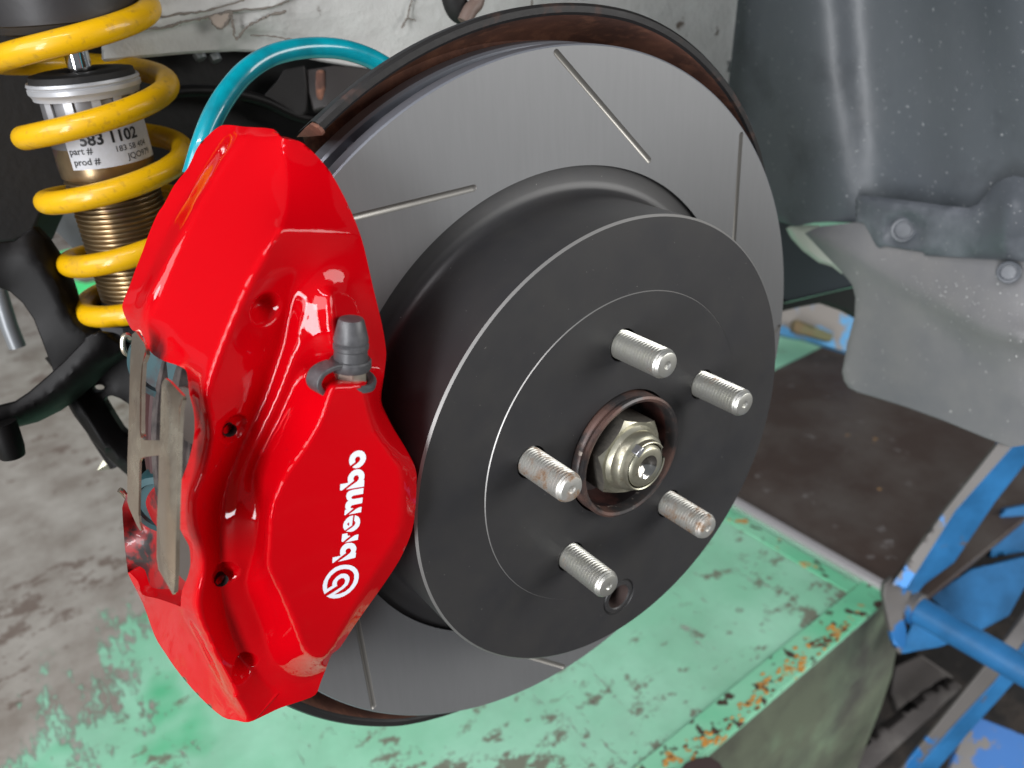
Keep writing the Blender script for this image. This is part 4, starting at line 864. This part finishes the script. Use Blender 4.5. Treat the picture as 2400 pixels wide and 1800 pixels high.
slab('arm_pressing', AO, 9, blackgloss, ar, holes=[hole1, slot], res=14, smooth=3, bevel=1.0, dirv=(-1, .4, -.3),
     feats=[[(20,560,-222),(70,545,-217),(110,590,-214),(140,650,-212),(160,700,-210),(200,735,-206)], [(150,870,-200),(190,935,-196),(230,985,-194),(300,1045,-190)]])
mesh('lower_gusset', *tube(catmull([pt(u, v, x) for u, v, x in ((120,760,-240),(150,800,-236),(180,860,-232),(215,930,-228),(260,1000,-222))], 8), 6, 16), blackgloss, ar)
lk = thing('lateral_link', pt(80, 890, -190), 'curved black lateral link sweeping from the lower left up to the strut foot', 'suspension link')
slab('link_body', [(-60,895,-195),(-10,876,-195),(30,866,-195),(60,846,-195),(100,812,-194),(140,775,-192),(180,733,-190),(215,712,-188),(262,742,-186),(262,760,-186),(215,790,-188),(180,826,-190),(140,862,-192),(100,889,-194),(50,914,-195),(0,927,-195),(-60,935,-195)], 14, blackgloss, lk, bevel=3,
     feats=[[(-50,915,-190),(20,900,-190),(80,872,-189),(130,832,-187),(180,780,-185),(220,745,-184)]], res=12, smooth=4)
pn = thing('link_bolt', pt(30, 960, -185), 'black round bolt end hanging below the lateral link', 'bolt')
mesh('bolt_shank', *tube([pt(2, 915, -187), pt(12, 940, -186), pt(22, 968, -186), pt(27, 984, -186), pt(28, 989, -186)], [6.4, 6.2, 6.0, 5.4, 3.0], 24), blackgloss, pn)
gr = thing('grey_strut_rod', pt(20, 700, -290), 'smooth grey rod behind the black trailing arm at the left border', 'rod')
mesh('rod_tube', *tube([pt(-40, 480, -300), pt(0, 640, -292), pt(20, 705, -288), pt(38, 750, -286)], 4.4, 24), M('grey_rod', (.20, .21, .22), .4, .4), gr)
nb = thing('cone_nut', pt(226, 1003, -215), 'small brass-coloured cone nut under the black arm', 'nut')
mesh('cone', *lathe([(0, 3.4), (4.8, .4)], 6, pt(230, 1004, -212), axis=(.1, -.9, -.2)), nutm, nb, ang=20)
# far workshop pieces glimpsed between arm and spring
wp = slab('grey_casting', [(84,466,-330),(96,420,-330),(112,392,-330),(140,380,-330),(190,420,-330),(215,500,-330),(216,560,-330),(196,562,-330),(168,548,-330),(132,510,-330),(104,484,-330)], 16, M('pale_casting', (.34, .36, .38), .35, .3), bevel=3)
finish(wp, 'pale grey smooth casting behind the threaded damper body', 'casting')
g1 = slab('green_cabinet', [(112,548,D(1500)),(166,536,D(1500)),(250,560,D(1500)),(260,700,D(1500)),(180,700,D(1500)),(150,610,D(1500))], 60, lime)
finish(g1, 'bright green painted cabinet glimpsed between the black arm and yellow spring', 'cabinet')
g2 = slab('brown_crate', [(150,578,D(1400)),(178,566,D(1400)),(240,556,D(1400)),(240,590,D(1400)),(160,606,D(1400))], 40, M('mud_brown', (.14, .115, .10), .8, layers=[((.3, .28, .26), 14, .55, .1, 3)]))
finish(g2, 'dull brown crate in front of the green cabinet behind the spring', 'crate')
# unseen arch roof, added to block overhead light round the brake
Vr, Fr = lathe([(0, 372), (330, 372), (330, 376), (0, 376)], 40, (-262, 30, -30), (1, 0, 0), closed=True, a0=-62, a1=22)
mesh('roof_blocker_sheet', Vr, Fr, blackmatte, thing('arch_roof_blocker', (-100, 30, 344), 'unseen black arch roof added above the brake to block overhead light', 'arch roof'))


iw = thing('dark_reflection_wall', (-310, -500, 90), 'unseen black arch wall added out to the left to darken caliper reflections', 'arch wall')  # unseen wall, added so the caliper bridge reflects black
mesh('reflection_wall_sheet', *box((-310, -480, 250), 8, 640, 320), blackmatte, iw)
